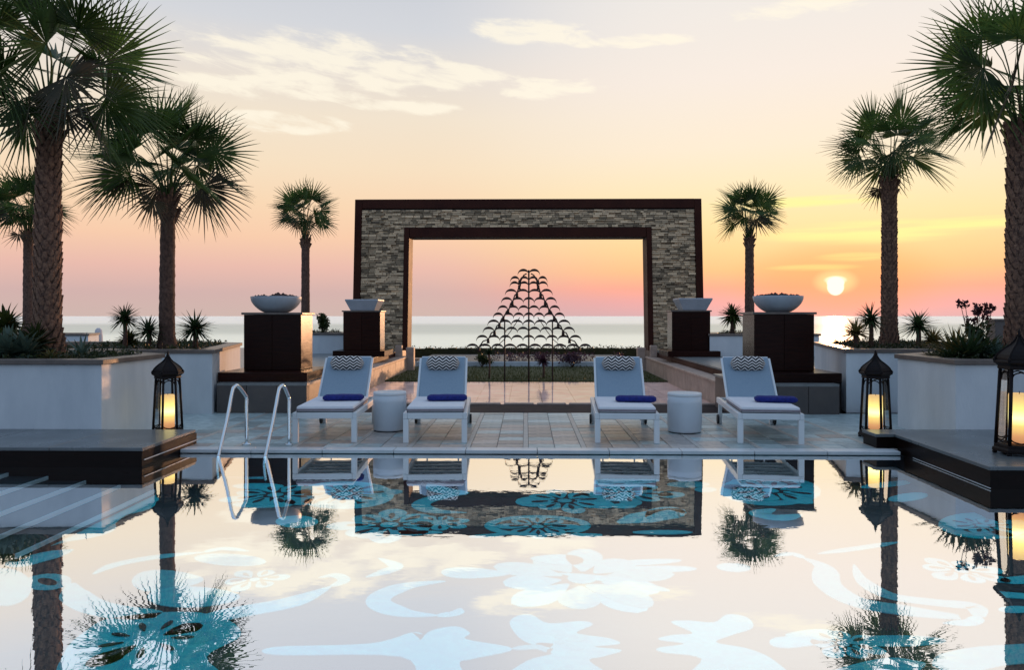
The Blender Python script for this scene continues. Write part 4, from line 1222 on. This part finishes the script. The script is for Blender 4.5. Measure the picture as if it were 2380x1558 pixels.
def shrub(px, Y, z0, r, h, n, seed, lab, m=BUSH, ls=.05):
    rg = random.Random(seed); t = empty('shrub', (X(px, Y), Y, z0), 0, lab, 'shrub')
    b = MB()
    for k in range(9):
        a = rg.uniform(0, 6.28); q = rg.uniform(0, r * .6); leaf_cloud(b, rg, q * math.cos(a), q * math.sin(a), h * rg.uniform(.35, .8), r * .45, r * .45, h * .3, n // 9, ls)
    b.build('foliage', m, t)
    c = MB()
    for k in range(6):
        a = rg.uniform(0, 6.28); c.tube([(0, 0, 0), (r * .5 * math.cos(a), r * .5 * math.sin(a), h * .7)], [.012, .004], 5)
    c.build('stems', TRUNK, t)
shrub(751, 19.9, .95, .24, .52, 700, 4, 'round green shrub in the distant planter right of the small left palm', ls=.08)
# near left planter: agaves, straps and spiky tufts
yucca(12, 9.2, .90, .38, .34, 40, 20, 'dark bushy tuft at the extreme left edge of the near left planter', BUSH, True, -.3, .1, 'leafy_tuft', 'plant')
yucca(18, 8.75, .90, .06, .42, 26, 21, 'long-leaved agave at the front left of the near left planter', AGAVE, False, .05, .10, 'agave', 'agave', .1)
yucca(58, 8.85, .90, .05, .42, 30, 22, 'grey-green agave just left of the big rough trunk', AGAVE, False, .0, .12, 'agave', 'agave', .2)
yucca(38, 9.0, .90, .10, .48, 40, 23, 'tawny grassy tuft between the two near left agaves', TAWNY, False, .1, .035, 'grass_tuft', 'plant', .3)
yucca(118, 8.75, .90, .0, .22, 34, 24, 'golden strap-leaved tuft at the foot of the big rough trunk', TAWNY, False, .0, .06, 'grass_tuft', 'plant', .35)
yucca(190, 9.0, .90, .0, .30, 9, 25, 'sparse dark spiky agave right of the big rough trunk', AGAVE, False, .35, .09, 'agave', 'agave', .02)
yucca(84, 9.1, .90, .16, .34, 44, 27, 'leafy green tuft pressed against the left of the big rough trunk', BUSH, False, -.1, .09, 'leafy_tuft', 'plant')
yucca(160, 8.7, .90, .0, .10, 22, 26, 'small brown tuft by the coping of the near left planter', TAWNY, False, .1, .08, 'grass_tuft', 'plant', .3)
# near right planter
for i, (px, Y, r, n, m, lab) in enumerate(((2222, 9.1, .48, 44, TAWNY, 'upright grassy tuft at the left end of the near right planter'), (2252, 8.95, .50, 46, YUCCA, 'taller green grassy tuft left of the flower spikes'),
        (2285, 9.2, .42, 40, BUSH, 'dense green tuft between the flower spikes and the right trunk'), (2205, 8.9, .20, 26, YUCCA, 'small drooping tuft over the corner of the near right planter'),
        (2318, 8.85, .30, 36, AGAVE, 'silver-grey low tuft beside the thick right trunk'))):
    yucca(px, Y, .90, .0, r, n, 40 + i, lab, m, False, .25 if i != 3 else -.05, .045 if i < 2 else .09, 'grass_tuft', 'plant', .12)
t = empty('flower_spikes', (X(2270, 9.3), 9.3, .90), 0, 'tall dark red flower spikes rising above the near right planter', 'flowers')
rg = random.Random(77); c = MB(); f_ = MB()
for k in range(12):
    a = rg.uniform(-.17, .17); h = rg.uniform(.42, .70); top = Vector((a * 1.2, rg.uniform(-.05, .05), h))
    c.tube([(a * .3, 0, 0), (a * .8, 0, h * .6), tuple(top)], [.006, .005, .003], 5)
    leaf_cloud(f_, rg, top.x, top.y, top.z, .03, .03, .05, 30, .045, 1.0)
g_ = MB()
for k in range(16):
    a = rg.uniform(-.16, .16); leaf_cloud(g_, rg, a, rg.uniform(-.06, .06), rg.uniform(.08, .36), .05, .05, .10, 24, .06, 1.3)
g_.build('foliage', BUSH, t)
c.build('stems', TRUNK, t); f_.build('flower_heads', FLOWER, t)
# plants growing by the sculpture
yucca(1137, 18.2, -.10, .62, .17, 30, 60, 'dark star-shaped plant on a stem at the sculpture\'s left foot', YUCCA, True, -.3, .12, 'spiky_plant', 'plant')
yucca(1263, 18.4, -.10, .42, .22, 50, 61, 'purple-tinged bushy plant behind the centre of the sculpture', PURPLE, True, -.5, .10, 'bushy_plant', 'plant')
shrub(1330, 22.2, -.1, .42, .42, 700, 62, 'purple shrub behind the right foot of the sculpture', PURPLE, .07)
shrub(1120, 22.2, -.1, .34, .36, 600, 63, 'olive shrub with red flowers left of the sculpture', BUSH, .07)
# low ground cover in every planter
def cover(poly, z, n, seed, lab, inn=.22, h=.05):
    rg = random.Random(seed); P_ = inset(poly if area2([Vector((p[0], p[1], 0)) for p in poly]) > 0 else poly[::-1], inn)
    xs = [p[0] for p in P_]; ys = [p[1] for p in P_]; b = MB(); k = 0
    def inside(x, y):
        for i in range(len(P_)):
            x1, y1 = P_[i - 1]; x2, y2 = P_[i]
            if (x2 - x1) * (y - y1) - (y2 - y1) * (x - x1) < 0: return False
        return True
    tries = 0
    while k < n and tries < n * 6:
        tries += 1
        x, y = rg.uniform(min(xs), max(xs)), rg.uniform(min(ys), max(ys))
        if abs(x) > 7.2 and abs(x) < 9.6 and max(ys) < 15: continue
        if not inside(x, y): continue
        leaf_cloud(b, rg, x, y, z + h * .35, .05, .05, h * rg.uniform(.4, 1.1), 9, .035, .8); k += 1
    tag(b.build('ground_cover', GCOVER), lab, 'ground cover', kind='stuff')
cover(PLN, .90, 330, 1, 'low dark ground cover in the near left planter', h=.06)
cover(PRN, .90, 330, 2, 'low dark ground cover in the near right planter', h=.07)
cover(PLF, .90, 420, 3, 'low dark ground cover in the second left planter', h=.06)
cover(PRF, .90, 420, 4, 'low dark ground cover in the second right planter', h=.06)
cover([(-7.0, 19.3), (-4.5, 19.3), (-4.9, 20.9), (-7.0, 20.9)], .95, 120, 5, 'low ground cover in the distant left planter', h=.08)
cover([(4.4, 18.2), (7.0, 18.2), (7.0, 19.8), (4.8, 19.8)], .96, 120, 6, 'low ground cover in the distant right planter', h=.08)

# small things beyond the planters
t = empty('garden_post', (X(229, 24), 24, .0), 0, 'pale rounded post beyond the second left planter, against the sea', 'post')
MB().lathe([(.16, 0), (.14, .3), (.12, .75), (.10, .95), (.04, 1.02)], 14).build('shaft', PALE, t)
MB().lathe([(.20, .0), (.20, .08), (.16, .12)], 14).build('base', WHITE, t)
t = empty('wall_pier', (X(2320, 17), 17, .43), 0, 'square grey wall pier just left of the thick right trunk', 'pier')
MB().box(-.16, .16, -.16, .16, 0, .86).build('shaft', GREYSTONE, t, bevel=.01); MB().box(-.19, .19, -.19, .19, .861, .91).build('cap', COPING, t, bevel=.008)

# the sun-facing rig stays as set at the top
bpy.context.view_layer.update()
